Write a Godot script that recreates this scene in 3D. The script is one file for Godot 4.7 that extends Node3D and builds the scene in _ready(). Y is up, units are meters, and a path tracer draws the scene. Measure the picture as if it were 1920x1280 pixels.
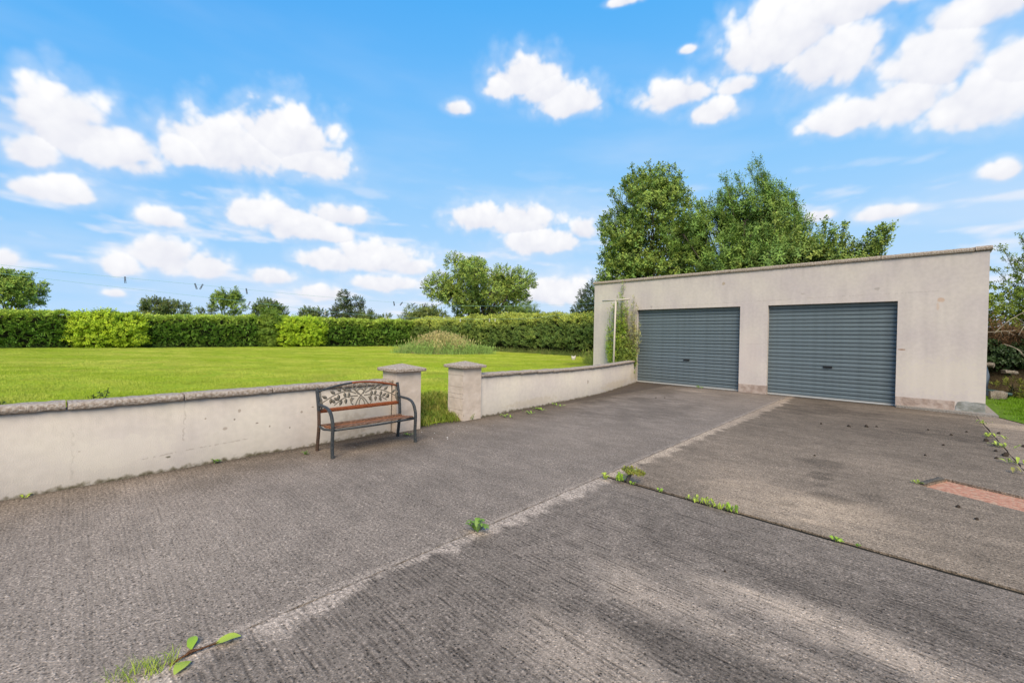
extends Node3D

var rng := RandomNumberGenerator.new()
var used := {}
var sky_bands := []
var macro_bands := []
var all_clouds := []
var noise_a := FastNoiseLite.new()
var noise_b := FastNoiseLite.new()
var noise_c := FastNoiseLite.new()
var noise_d := FastNoiseLite.new()

# ---------------------------------------------------------------- helpers
func numbered(called: String) -> String:
	if not used.has(called):
		used[called] = 0
		return called
	used[called] += 1
	return "%s_%03d" % [called, used[called]]

func tag(o: Node, label: String, category := "", group := "", kind := "") -> void:
	if label: o.set_meta("label", label)
	if category: o.set_meta("category", category)
	if group: o.set_meta("group", group)
	if kind: o.set_meta("kind", kind)

func thing(called: String, label: String, category: String, at := Vector3.ZERO, turn := 0.0, group := "") -> Node3D:
	var o := Node3D.new()
	o.name = numbered(called)
	add_child(o)
	o.position = at
	o.rotation.y = turn
	tag(o, label, category, group)
	return o

func obj(called: String, mesh: Mesh, m: Material, parent: Node = null) -> MeshInstance3D:
	var o := MeshInstance3D.new()
	o.mesh = mesh
	o.material_override = m
	if parent == null:
		o.name = numbered(called)
		add_child(o)
	else:
		o.name = called
		parent.add_child(o, true)
	return o

func struct(called: String, mesh: Mesh, m: Material) -> MeshInstance3D:
	var o := obj(called, mesh, m)
	o.set_meta("kind", "structure")
	return o

func scatter(called: String, mesh: Mesh, places: Array, tints: Array, m: Material, parent: Node = null) -> MultiMeshInstance3D:
	var mm := MultiMesh.new()
	mm.transform_format = MultiMesh.TRANSFORM_3D
	mm.use_colors = true
	mm.mesh = mesh
	mm.instance_count = places.size()
	for i in places.size():
		mm.set_instance_transform(i, places[i])
		mm.set_instance_color(i, tints[i])
	var o := MultiMeshInstance3D.new()
	o.multimesh = mm
	o.material_override = m
	if parent == null:
		o.name = numbered(called)
		add_child(o)
	else:
		o.name = called
		parent.add_child(o, true)
		o.set_meta("kind", "stuff")
	return o

func mat(c: Color, rough := 0.85, spec := 0.3) -> StandardMaterial3D:
	var m := StandardMaterial3D.new()
	m.albedo_color = c.linear_to_srgb()
	m.roughness = rough
	m.metallic_specular = spec
	return m

func leaf_mat(rough := 0.5, through := 0.5) -> StandardMaterial3D:
	var m := StandardMaterial3D.new()
	m.vertex_color_use_as_albedo = true
	m.roughness = rough
	m.metallic_specular = 0.3
	m.backlight_enabled = true
	m.backlight = Color(through, through, through)
	m.cull_mode = BaseMaterial3D.CULL_DISABLED
	return m

func noise_tex(freq: float, octaves: int, seed_: int, size: int, ramp: Array) -> NoiseTexture2D:
	var n := FastNoiseLite.new()
	n.noise_type = FastNoiseLite.TYPE_SIMPLEX_SMOOTH
	n.frequency = freq
	n.fractal_octaves = octaves
	n.seed = seed_
	var t := NoiseTexture2D.new()
	t.width = size
	t.height = size
	t.seamless = true
	t.noise = n
	if ramp.size():
		var g := Gradient.new()
		var offs := PackedFloat32Array()
		var cols := PackedColorArray()
		for i in ramp.size():
			offs.append(ramp[i][0])
			cols.append((ramp[i][1] as Color).linear_to_srgb())
		g.offsets = offs
		g.colors = cols
		t.color_ramp = g
	return t

# stone-like material seen on all sides: colour ramp over noise and a relief
func stone_mat(ramp: Array, freq: float, metres: float, relief: float, seed_: int, rough := 0.92) -> StandardMaterial3D:
	var m := StandardMaterial3D.new()
	m.albedo_texture = noise_tex(freq, 6, seed_, 512, ramp)
	m.uv1_triplanar = true
	m.uv1_world_triplanar = true
	m.uv1_scale = Vector3.ONE / metres
	m.roughness = rough
	m.metallic_specular = 0.25
	m.heightmap_enabled = true
	m.heightmap_texture = noise_tex(freq * 2.5, 5, seed_ + 9, 512, [])
	m.heightmap_scale = relief
	return m

func begin(smooth := false) -> SurfaceTool:
	var st := SurfaceTool.new()
	st.begin(Mesh.PRIMITIVE_TRIANGLES)
	st.set_smooth_group(0 if smooth else -1)
	return st

func done(st: SurfaceTool) -> ArrayMesh:
	st.generate_normals()
	return st.commit()

func tri(st: SurfaceTool, a: Vector3, b: Vector3, c: Vector3) -> void: # counter-clockwise from outside
	st.add_vertex(a)
	st.add_vertex(c)
	st.add_vertex(b)

func quad(st: SurfaceTool, a: Vector3, b: Vector3, c: Vector3, d: Vector3) -> void:
	tri(st, a, b, c)
	tri(st, a, c, d)

func box(st: SurfaceTool, lo: Vector3, hi: Vector3) -> void:
	var p := func(i, j, k): return Vector3(hi.x if i else lo.x, hi.y if j else lo.y, hi.z if k else lo.z)
	quad(st, p.call(0, 0, 1), p.call(1, 0, 1), p.call(1, 1, 1), p.call(0, 1, 1))
	quad(st, p.call(1, 0, 0), p.call(0, 0, 0), p.call(0, 1, 0), p.call(1, 1, 0))
	quad(st, p.call(1, 0, 1), p.call(1, 0, 0), p.call(1, 1, 0), p.call(1, 1, 1))
	quad(st, p.call(0, 0, 0), p.call(0, 0, 1), p.call(0, 1, 1), p.call(0, 1, 0))
	quad(st, p.call(0, 1, 1), p.call(1, 1, 1), p.call(1, 1, 0), p.call(0, 1, 0))
	quad(st, p.call(0, 0, 0), p.call(1, 0, 0), p.call(1, 0, 1), p.call(0, 0, 1))

func box_mesh(lo: Vector3, hi: Vector3) -> ArrayMesh:
	var st := begin()
	box(st, lo, hi)
	return done(st)

# a chamfered bar along its own x, with rough edges when rough > 0
func worn_bar(length: float, h: float, w: float, bevel: float, rough: float, seed_: int) -> ArrayMesh:
	var r := RandomNumberGenerator.new()
	r.seed = seed_
	var ring := [Vector2(-w / 2 + bevel, 0), Vector2(w / 2 - bevel, 0), Vector2(w / 2, bevel), Vector2(w / 2, h - bevel), Vector2(w / 2 - bevel, h), Vector2(0, h + 0.004), Vector2(-w / 2 + bevel, h), Vector2(-w / 2, h - bevel), Vector2(-w / 2, bevel)]
	var n: int = maxi(2, int(length / 0.07))
	var rows := []
	for i in n + 1:
		var row := []
		var x := -length / 2 + length * i / n
		for q in ring:
			row.append(Vector3(x + (r.randf_range(0, rough) if i == 0 else (-r.randf_range(0, rough) if i == n else 0.0)), q.y + r.randf_range(-rough, rough), q.x + r.randf_range(-rough, rough)))
		rows.append(row)
	var st := begin(true)
	var m := ring.size()
	for i in n:
		for j in m:
			var k := (j + 1) % m
			quad(st, rows[i][j], rows[i][k], rows[i + 1][k], rows[i + 1][j])
	st.set_smooth_group(-1)
	for j in range(1, m - 1):
		tri(st, rows[0][0], rows[0][j + 1], rows[0][j])
		tri(st, rows[n][0], rows[n][j], rows[n][j + 1])
	return done(st)

func tube(st: SurfaceTool, pts: Array, r0: float, r1: float, sides := 6, squash := 1.0) -> void:
	var rings := []
	var side := Vector3.ZERO
	for i in pts.size():
		var d: Vector3 = (pts[mini(i + 1, pts.size() - 1)] - pts[maxi(i - 1, 0)]).normalized()
		if side == Vector3.ZERO:
			side = d.cross(Vector3.UP if absf(d.y) < 0.9 else Vector3.RIGHT).normalized()
		side = (side - d * side.dot(d)).normalized()
		var up := side.cross(d)
		var rad := lerpf(r0, r1, float(i) / maxf(1, pts.size() - 1))
		var ring := []
		for k in sides:
			var a := TAU * k / sides
			ring.append(pts[i] + side * cos(a) * rad + up * sin(a) * rad * squash)
		rings.append(ring)
	for i in pts.size() - 1:
		for k in sides:
			var j := (k + 1) % sides
			quad(st, rings[i][k], rings[i + 1][k], rings[i + 1][j], rings[i][j])
	for k in range(1, sides - 1):
		tri(st, rings[0][0], rings[0][k], rings[0][k + 1])
		tri(st, rings[-1][0], rings[-1][k + 1], rings[-1][k])

func tube_mesh(pts: Array, r0: float, r1: float, sides := 6, squash := 1.0) -> ArrayMesh:
	var st := begin(true)
	tube(st, pts, r0, r1, sides, squash)
	return done(st)

# flat bar bent in the x-y plane at depth z
func bent_bar(pts: Array, wide: float, thick: float, z: float) -> ArrayMesh:
	var st := begin()
	var rows := []
	for i in pts.size():
		var d: Vector2 = (pts[mini(i + 1, pts.size() - 1)] - pts[maxi(i - 1, 0)]).normalized()
		var nn := Vector2(-d.y, d.x) * wide / 2
		var a: Vector2 = pts[i] + nn
		var b: Vector2 = pts[i] - nn
		var c := minf(wide, thick) * 0.25
		var inn := nn.normalized() * c
		rows.append([Vector3(a.x - inn.x, a.y - inn.y, z + thick / 2), Vector3(b.x + inn.x, b.y + inn.y, z + thick / 2), Vector3(b.x, b.y, z + thick / 2 - c), Vector3(b.x, b.y, z - thick / 2 + c), Vector3(b.x + inn.x, b.y + inn.y, z - thick / 2), Vector3(a.x - inn.x, a.y - inn.y, z - thick / 2), Vector3(a.x, a.y, z - thick / 2 + c), Vector3(a.x, a.y, z + thick / 2 - c)])
	for i in rows.size() - 1:
		for j in 8:
			var k := (j + 1) % 8
			quad(st, rows[i][j], rows[i][k], rows[i + 1][k], rows[i + 1][j])
	for j in range(1, 7):
		tri(st, rows[0][0], rows[0][j + 1], rows[0][j])
		tri(st, rows[-1][0], rows[-1][j], rows[-1][j + 1])
	return done(st)

func curve_pts(ctrl: Array, n: int) -> Array: # Catmull-Rom through 2D or 3D points
	var out := []
	for i in ctrl.size() - 1:
		var p0 = ctrl[maxi(i - 1, 0)]
		var p3 = ctrl[mini(i + 2, ctrl.size() - 1)]
		for k in n:
			out.append(ctrl[i].cubic_interpolate(ctrl[i + 1], p0, p3, float(k) / n))
	out.append(ctrl[-1])
	return out

# ---------------------------------------------------------------- leaves
func leaf(st: SurfaceTool, base: Vector3, dir: Vector3, up: Vector3, length: float, wide: float, droop := 0.15) -> void:
	dir = dir.normalized()
	var side := dir.cross(up).normalized()
	up = side.cross(dir)
	var mid := base + dir * length * 0.45 + up * length * 0.06
	var tip := base + dir * length - up * length * droop
	var l := mid + side * wide * 0.5 + up * wide * 0.12
	var r := mid - side * wide * 0.5 + up * wide * 0.12
	tri(st, base, r, mid)
	tri(st, base, mid, l)
	tri(st, mid, r, tip)
	tri(st, mid, tip, l)

func rand_dir(r: RandomNumberGenerator) -> Vector3:
	var z := r.randf_range(-1, 1)
	var a := r.randf_range(0, TAU)
	return Vector3(sqrt(1 - z * z) * cos(a), z, sqrt(1 - z * z) * sin(a))

func leaf_cluster(n: int, twig: float, length: float, wide: float, seed_: int) -> ArrayMesh: # leaves round a twig along +y
	var r := RandomNumberGenerator.new()
	r.seed = seed_
	var st := begin()
	for i in n:
		var y := twig * (i + 0.5) / n
		var a := i * 2.4 + r.randf_range(-0.5, 0.5)
		var d := Vector3(cos(a), r.randf_range(0.0, 0.8), sin(a)).normalized()
		leaf(st, Vector3(0, y, 0), d, Vector3(0, 1, 0.1), length * r.randf_range(0.7, 1.2), wide * r.randf_range(0.8, 1.1), r.randf_range(0.05, 0.35))
	leaf(st, Vector3(0, twig, 0), Vector3(0.1, 1, 0.1), Vector3(1, 0, 0.2), length, wide)
	return done(st)

func spray_mesh(n: int, length: float, wide: float, seed_: int) -> ArrayMesh: # flat conifer spray fanned about +y
	var r := RandomNumberGenerator.new()
	r.seed = seed_
	var st := begin()
	for i in n:
		var a := (float(i) / (n - 1) - 0.5) * 1.9
		var d := Vector3(sin(a), cos(a), r.randf_range(-0.35, 0.35))
		leaf(st, Vector3(sin(a) * 0.02, r.randf_range(0, 0.04), 0), d, Vector3(0, 0.2, 1), length * r.randf_range(0.65, 1.15), wide, 0.1)
	return done(st)

func blade_patch(n: int, size: float, h0: float, h1: float, wide: float, lean: float, seed_: int, heads := 0) -> ArrayMesh:
	var r := RandomNumberGenerator.new()
	r.seed = seed_
	var st := begin()
	for i in n:
		var p := Vector3(r.randf_range(-0.5, 0.5) * size, 0, r.randf_range(-0.5, 0.5) * size)
		var a := r.randf_range(0, TAU)
		var h := r.randf_range(h0, h1)
		var s := Vector3(cos(a), 0, sin(a)) * wide * 0.5
		var bend := Vector3(r.randf_range(-1, 1), 0, r.randf_range(-1, 1)) * lean * h
		var m := p + Vector3(0, h * 0.6, 0) + bend * 0.4
		var t := p + Vector3(0, h, 0) + bend
		tri(st, p - s, p + s, m + s * 0.7)
		tri(st, p - s, m + s * 0.7, m - s * 0.7)
		tri(st, m - s * 0.7, m + s * 0.7, t)
		if i < heads:
			var u := Vector3(0, 1, 0)
			leaf(st, t, u + bend, s.normalized(), h1 * 0.28, wide * 3.0)
			leaf(st, t, u + bend, s.normalized().cross(u), h1 * 0.25, wide * 3.0)
	return done(st)

func jitter(c: Color, amount: float, warm := 0.0) -> Color:
	var k := 1.0 + rng.randf_range(-amount, amount)
	var w := rng.randf_range(0, warm)
	return Color(c.r * k * (1.0 + w), c.g * k * (1.0 + w * 0.4), c.b * k)

func facing(at: Vector3, up: Vector3, size: float) -> Transform3D: # +y of the mesh turned to up, spun at random
	up = up.normalized()
	var s := up.cross(Vector3(0.31, 0.2, 0.93)).normalized()
	var b := Basis(s, up, s.cross(up)).rotated(up, rng.randf_range(0, TAU))
	return Transform3D(b.scaled(Vector3.ONE * size), at)

# ---------------------------------------------------------------- sky
func sky_clouds() -> void:
	# azimuth and height in degrees, half sizes in degrees
	all_clouds = [
[-91.1,18.3,3.5,3.1],[-87.7,17.3,3.5,2.3],[-92.5,18.6,1.8,1.7],[-93.0,15.4,1.5,1.8],[-72.4,22.0,5.0,3.3],[-78.2,19.8,5.2,2.9],
[-82.3,18.5,2.1,1.8],[-69.5,20.2,3.9,2.0],[-93.0,12.3,1.5,1.0],[-91.0,12.5,2.0,1.3],[-74.5,13.5,4.0,1.9],[-71.2,12.7,4.5,2.1],
[-67.6,12.2,2.7,1.3],[-67.5,9.0,3.6,1.6],[-62.5,9.7,5.5,2.2],[-58.4,9.0,3.4,1.2],[-83.7,7.8,2.8,2.0],[-80.3,7.1,2.1,1.6],
[-87.2,6.3,1.5,1.3],[-84.0,11.5,1.8,1.1],[-42.3,31.5,4.0,2.5],[-36.8,29.2,3.8,2.0],[-45.9,30.6,1.9,1.2],[-22.9,28.4,3.6,1.6],
[-18.5,26.2,2.4,1.3],[-48.6,15.6,3.8,1.8],[-43.1,15.4,4.6,2.2],[-40.1,12.7,5.0,1.9],[-52.0,28.1,1.4,0.9],[-11.4,31.2,4.9,3.4],
[-7.0,28.3,4.1,2.8],[-15.2,31.0,2.2,1.9],[-16.0,28.2,1.8,0.9],[0.9,25.3,3.0,3.4],[4.1,21.2,3.4,2.8],[-0.9,22.9,2.9,2.3],
[-5.5,22.6,3.3,1.7],[5.9,23.0,1.7,2.4],[-5.3,32.1,6.0,2.0],[4.2,28.1,3.7,1.7],[5.6,15.1,1.2,0.9],[-2.3,13.1,2.0,0.9],
[-34.4,14.3,1.7,1.6],[-73.9,6.6,2.1,1.1],[-68.7,4.9,2.7,1.1],[-61.1,6.6,4.0,1.2],[-37.8,6.0,5.0,2.2],[-87.6,3.6,0.8,0.5],
[-94.5,5.9,0.8,0.9],[-29.7,37.8,1.5,0.4],[-21.7,32.6,0.8,0.4],[-66.4,14.6,3.6,1.4],[-7.6,13.6,1.2,0.8],[-41.1,5.6,2.9,1.3],[-39.8,30.4,3.2,2.0]]
	var r := RandomNumberGenerator.new()
	r.seed = 77
	for i in 150: # the same fair-weather clouds all round
		var az := r.randf_range(-180, 180)
		var el := 4.0 + 60.0 * pow(r.randf(), 1.4)
		var s := r.randf_range(1.2, 4.5)
		if az > -103 and az < 14 and el < 46: continue
		for k in r.randi_range(1, 4):
			all_clouds.append([az + r.randf_range(-1, 1) * s * 1.6 / cos(deg_to_rad(el)), el + r.randf_range(-0.4, 0.5) * s, s * r.randf_range(0.7, 1.2), s * r.randf_range(0.35, 0.65)])

const SKY_W := 3072
const SKY_H := 1536
const SKY_STEPS := [[-90.0, 0.62, 0.76, 0.94], [0.0, 0.66, 0.80, 0.97], [5.0, 0.55, 0.76, 0.99], [12.0, 0.42, 0.69, 1.0], [20.0, 0.29, 0.61, 0.99], [30.0, 0.165, 0.51, 0.975], [38.0, 0.098, 0.445, 0.94], [50.0, 0.05, 0.34, 0.86], [90.0, 0.035, 0.25, 0.74]]

func sky_color(el: float) -> Vector3:
	for i in SKY_STEPS.size() - 1:
		var a: Array = SKY_STEPS[i]
		var b: Array = SKY_STEPS[i + 1]
		if el <= b[0]:
			var t: float = (el - a[0]) / (b[0] - a[0])
			return Vector3(lerpf(a[1], b[1], t), lerpf(a[2], b[2], t), lerpf(a[3], b[3], t))
	return Vector3(0.03, 0.2, 0.68)

func sky_band(band: int) -> void:
	var rows := SKY_H / 48
	var out := PackedFloat32Array()
	out.resize(rows * SKY_W * 3)
	var o := 0
	for yy in rows:
		var y := band * rows + yy
		var el := (0.5 - (y + 0.5) / SKY_H) * 180.0
		var base := sky_color(el)
		var clear := sky_color(el + 11.0) # deeper blue well to the side of the sun
		if el < -1.0:
			for x in SKY_W:
				out[o] = base.x
				out[o + 1] = base.y
				out[o + 2] = base.z
				o += 3
			continue
		var ce := cos(deg_to_rad(el))
		var se := sin(deg_to_rad(el))
		var q := PackedFloat32Array()
		var t := PackedFloat32Array()
		q.resize(SKY_W)
		q.fill(-1.0)
		t.resize(SKY_W)
		for c in all_clouds:
			var dy: float = el - c[1]
			var ey: float = dy / (c[3] * (1.22 if dy > 0 else 0.85))
			if absf(ey) > 1.9: continue
			var half: float = c[2] * 2.3 / maxf(ce, 0.05)
			var x0 := int(floor((c[0] - half) / 360.0 * SKY_W))
			var x1 := int(ceil((c[0] + half) / 360.0 * SKY_W))
			for xi in range(x0, x1 + 1):
				var ex: float = ((xi + 0.5) / SKY_W * 360.0 - c[0]) * ce / (c[2] * 1.2)
				var v := 1.0 - sqrt(ex * ex + ey * ey)
				var x := posmod(xi, SKY_W)
				if v > q[x]:
					q[x] = v
					t[x] = ey
		for x in SKY_W:
			var az := deg_to_rad((x + 0.5) / SKY_W * 360.0)
			var d := Vector3(sin(az) * ce, se, -cos(az) * ce)
			var c := base.lerp(clear, exp(-pow((rad_to_deg(az) - 255.0) / 34.0, 2.0)))
			var veil := smoothstep(-0.25, 0.7, noise_b.get_noise_3d(d.x * 0.6 + d.y, d.y * 2.6, d.z * 0.6)) * 0.48 * clampf(1.1 - el / 34.0, 0.04, 1.0)
			c = c.lerp(Vector3(0.82, 0.87, 0.98), veil)
			if el < 24.0: # thin drawn-out cloud low down
				var w := noise_b.get_noise_3d(d.x * 2.0 + 9.0, d.y * 9.0, d.z * 2.0) + 0.35 * noise_c.get_noise_3d(d.x * 0.3, d.y, d.z * 0.3)
				c = c.lerp(Vector3(0.90, 0.915, 0.98), smoothstep(0.02, 0.62, w) * 0.75 * smoothstep(24.0, 9.0, el))
			if q[x] > -0.9:
				var n := noise_a.get_noise_3dv(d)
				var n2 := noise_c.get_noise_3dv(d)
				var den := q[x] * 1.15 + n * 0.40 - noise_d.get_noise_3dv(d) * 0.42 + n2 * 0.10 + 0.26
				var al := smoothstep(-0.02, 0.52, den)
				al = maxf(al, smoothstep(-0.5, 0.4, den) * 0.26)
				var lit := clampf(0.58 + t[x] * 0.42 + n * 0.5 - noise_d.get_noise_3dv(d) * 0.30 + n2 * 0.12, 0.0, 1.0)
				var body := Vector3(0.80, 0.815, 0.90).lerp(Vector3(1.02, 1.02, 1.03), lit)
				c = c.lerp(body, al)
			out[o] = c.x
			out[o + 1] = c.y
			out[o + 2] = c.z
			o += 3
	sky_bands[band] = out

func make_sky() -> ImageTexture:
	sky_clouds()
	noise_a.noise_type = FastNoiseLite.TYPE_SIMPLEX_SMOOTH
	noise_a.frequency = 12.0
	noise_a.fractal_octaves = 6
	noise_a.fractal_gain = 0.52
	noise_a.seed = 5
	noise_b.noise_type = FastNoiseLite.TYPE_SIMPLEX_SMOOTH
	noise_b.frequency = 2.6
	noise_b.fractal_octaves = 5
	noise_b.seed = 11
	noise_d.noise_type = FastNoiseLite.TYPE_SIMPLEX_SMOOTH
	noise_d.fractal_type = FastNoiseLite.FRACTAL_RIDGED
	noise_d.frequency = 13.0
	noise_d.fractal_octaves = 4
	noise_d.fractal_gain = 0.45
	noise_d.seed = 29
	noise_c.noise_type = FastNoiseLite.TYPE_SIMPLEX_SMOOTH
	noise_c.frequency = 48.0
	noise_c.fractal_octaves = 4
	noise_c.seed = 19
	sky_bands.resize(48)
	var id := WorkerThreadPool.add_group_task(sky_band, 48)
	WorkerThreadPool.wait_for_group_task_completion(id)
	var data := PackedByteArray()
	for b in sky_bands:
		data.append_array(b.to_byte_array())
	sky_bands.clear()
	var im := Image.create_from_data(SKY_W, SKY_H, false, Image.FORMAT_RGBF, data)
	return ImageTexture.create_from_image(im)

# ---------------------------------------------------------------- concrete
const MW := 1536
const MH := 2048
const MX0 := -7.5
const MXS := 12.0
const MZ0 := -15.0
const MZS := 18.0
var stains := [] # x, z, radius x, radius z, strength (below zero darker)
var yard_n1 := FastNoiseLite.new()
var yard_n2 := FastNoiseLite.new()
var yard_n3 := FastNoiseLite.new()

func macro_band(band: int) -> void:
	var rows := MH / 32
	var out := PackedByteArray()
	out.resize(rows * MW * 3)
	var o := 0
	for yy in rows:
		var z := MZ0 + (band * rows + yy + 0.5) / MH * MZS
		for xx in MW:
			var x := MX0 + (xx + 0.5) / MW * MXS
			var n1 := yard_n1.get_noise_2d(x, z)          # metres wide
			var n2 := yard_n2.get_noise_2d(x * 0.45, z)   # hand wide, drawn out along the brushing
			var n3 := yard_n3.get_noise_2d(x, z)          # grain
			var v := 0.50
			var warm := 0.02
			if x < -2.555: # slab by the wall
				v = 0.60 + 0.05 * n1 + 0.045 * n2
				var near := smoothstep(1.3, 0.0, x + 6.15 + n1 * 0.5)
				v -= 0.10 * near
				warm += 0.02 * near
				v += 0.05 * smoothstep(-4.0, 1.0, z) 
			elif z > -4.2: # near slab
				v = 0.585 + 0.045 * n1 + 0.035 * n2
			else:
				v = 0.58 + 0.05 * n1 + 0.05 * n2
				v -= 0.07 * smoothstep(-7.0, -10.0, z)
				warm += 0.03
			if x > 1.05: v += 0.12
			for s in stains:
				var ex: float = (x - s[0]) / s[2]
				var ez: float = (z - s[1]) / s[3]
				var q := ex * ex + ez * ez
				if q < 3.0:
					var add: float = s[4] * (0.66 if s[4] > 0 else 0.45 if z > -4.2 else 0.75) * smoothstep(1.5, 0.15, q + n2 * 0.9 + n1 * 0.9 + n3 * 0.5)
					v += add
					warm += maxf(0.0, add) * 0.08
			# pale spalled strip beside the long joint
			var j := x + 2.555
			var edge := 0.13 + 0.09 * n1 + 0.13 * n2 + 0.09 * smoothstep(-7.0, -11.0, z)
			if j > 0:
				v += (0.19 + 0.14 * n3) * smoothstep(edge + 0.05, edge - 0.05, j)
			else:
				v += 0.12 * smoothstep(0.08, 0.0, -j + n2 * 0.06)
			v -= 0.12 * smoothstep(0.02, 0.0, absf(j + n2 * 0.02 + n3 * 0.008))
			if j > 0: v -= 0.10 * smoothstep(0.06, 0.0, absf(z + 4.235) - 0.02 * n3)
			v -= 0.12 * smoothstep(0.22, 0.0, x + 6.12 - 0.1 * n2)  # dirt at the foot of the wall
			v -= 0.10 * smoothstep(0.35, 0.0, z + 14.2 - 0.2 * n2) 
			v += 0.15 * n3
			# white lichen dots
			if n3 > 0.40 and n2 > 0.05: v += 0.08
			v = clampf(v, 0.38 if absf(j) > 0.05 else 0.2, 0.95)
			out[o] = int(255 * clampf(v * (1.035 + warm), 0, 1))
			out[o + 1] = int(255 * clampf(v * (0.958 + warm * 0.3), 0, 1))
			out[o + 2] = int(255 * clampf(v * (0.90 - warm * 0.8), 0, 1))
			o += 3
	macro_bands[band] = out

func make_macro() -> ImageTexture:
	for p in [[yard_n1, 0.55, 4, 3], [yard_n2, 3.2, 4, 7], [yard_n3, 38.0, 3, 13]]:
		var n: FastNoiseLite = p[0]
		n.noise_type = FastNoiseLite.TYPE_SIMPLEX_SMOOTH
		n.frequency = p[1]
		n.fractal_octaves = p[2]
		n.seed = p[3]
	stains = [[-1.0, -4.9, 0.75, 0.5, 0.16], [-1.5, -5.5, 0.5, 0.5, 0.10], [-0.4, -4.9, 0.6, 0.45, 0.12], [-0.2, -7.2, 0.6, 0.5, 0.05],
		[-0.78, -6.15, 0.16, 0.2, -0.13], [-0.58, -5.36, 0.17, 0.16, -0.14], [-0.84, -4.85, 0.09, 0.1, -0.12], [-0.25, -5.66, 0.12, 0.14, -0.08], [-0.84, -6.8, 0.25, 0.2, -0.08], [-0.7, -5.8, 0.1, 0.12, -0.1],
		[-1.25, -2.5, 0.5, 0.22, 0.20], [-0.75, -2.85, 0.45, 0.2, 0.22], [-0.3, -2.95, 0.5, 0.18, 0.18], [-1.15, -1.75, 0.45, 0.25, 0.20], [-0.65, -2.5, 0.6, 0.12, 0.14], [0.1, -2.9, 0.4, 0.15, 0.16], [-0.4, -4.4, 1.0, 0.25, 0.10],
		[-1.62, -1.95, 0.3, 0.16, -0.04], [-1.3, -2.1, 0.3, 0.1, -0.06], [-0.6, -2.15, 0.55, 0.17, -0.13], [-1.05, -3.3, 0.7, 0.2, -0.07], [-0.2, -3.35, 0.6, 0.2, -0.08], [0.3, -3.6, 0.6, 0.2, -0.07], [-1.9, -3.4, 0.5, 0.5, -0.03],
		[-4.2, -0.5, 1.0, 0.7, 0.05], [-3.6, -5.5, 0.8, 1.0, 0.05], [-5.3, -2.9, 0.5, 1.0, -0.03], [-4.6, -9.5, 1.2, 2.0, -0.06], [-4.9, -13.2, 0.5, 0.22, 0.14], [-4.2, -12.7, 0.3, 0.14, 0.12], [-3.3, -10.5, 0.3, 1.6, 0.05],
		[0.6, -10.4, 0.8, 0.5, -0.08], [-1.5, -12.0, 1.0, 1.0, -0.06], [1.6, -12.6, 0.7, 0.4, 0.18], [0.3, -13.3, 0.8, 0.2, 0.12]]
	macro_bands.resize(32)
	var id := WorkerThreadPool.add_group_task(macro_band, 32)
	WorkerThreadPool.wait_for_group_task_completion(id)
	var data := PackedByteArray()
	for b in macro_bands: data.append_array(b)
	macro_bands.clear()
	return ImageTexture.create_from_image(Image.create_from_data(MW, MH, false, Image.FORMAT_RGB8, data))

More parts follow.
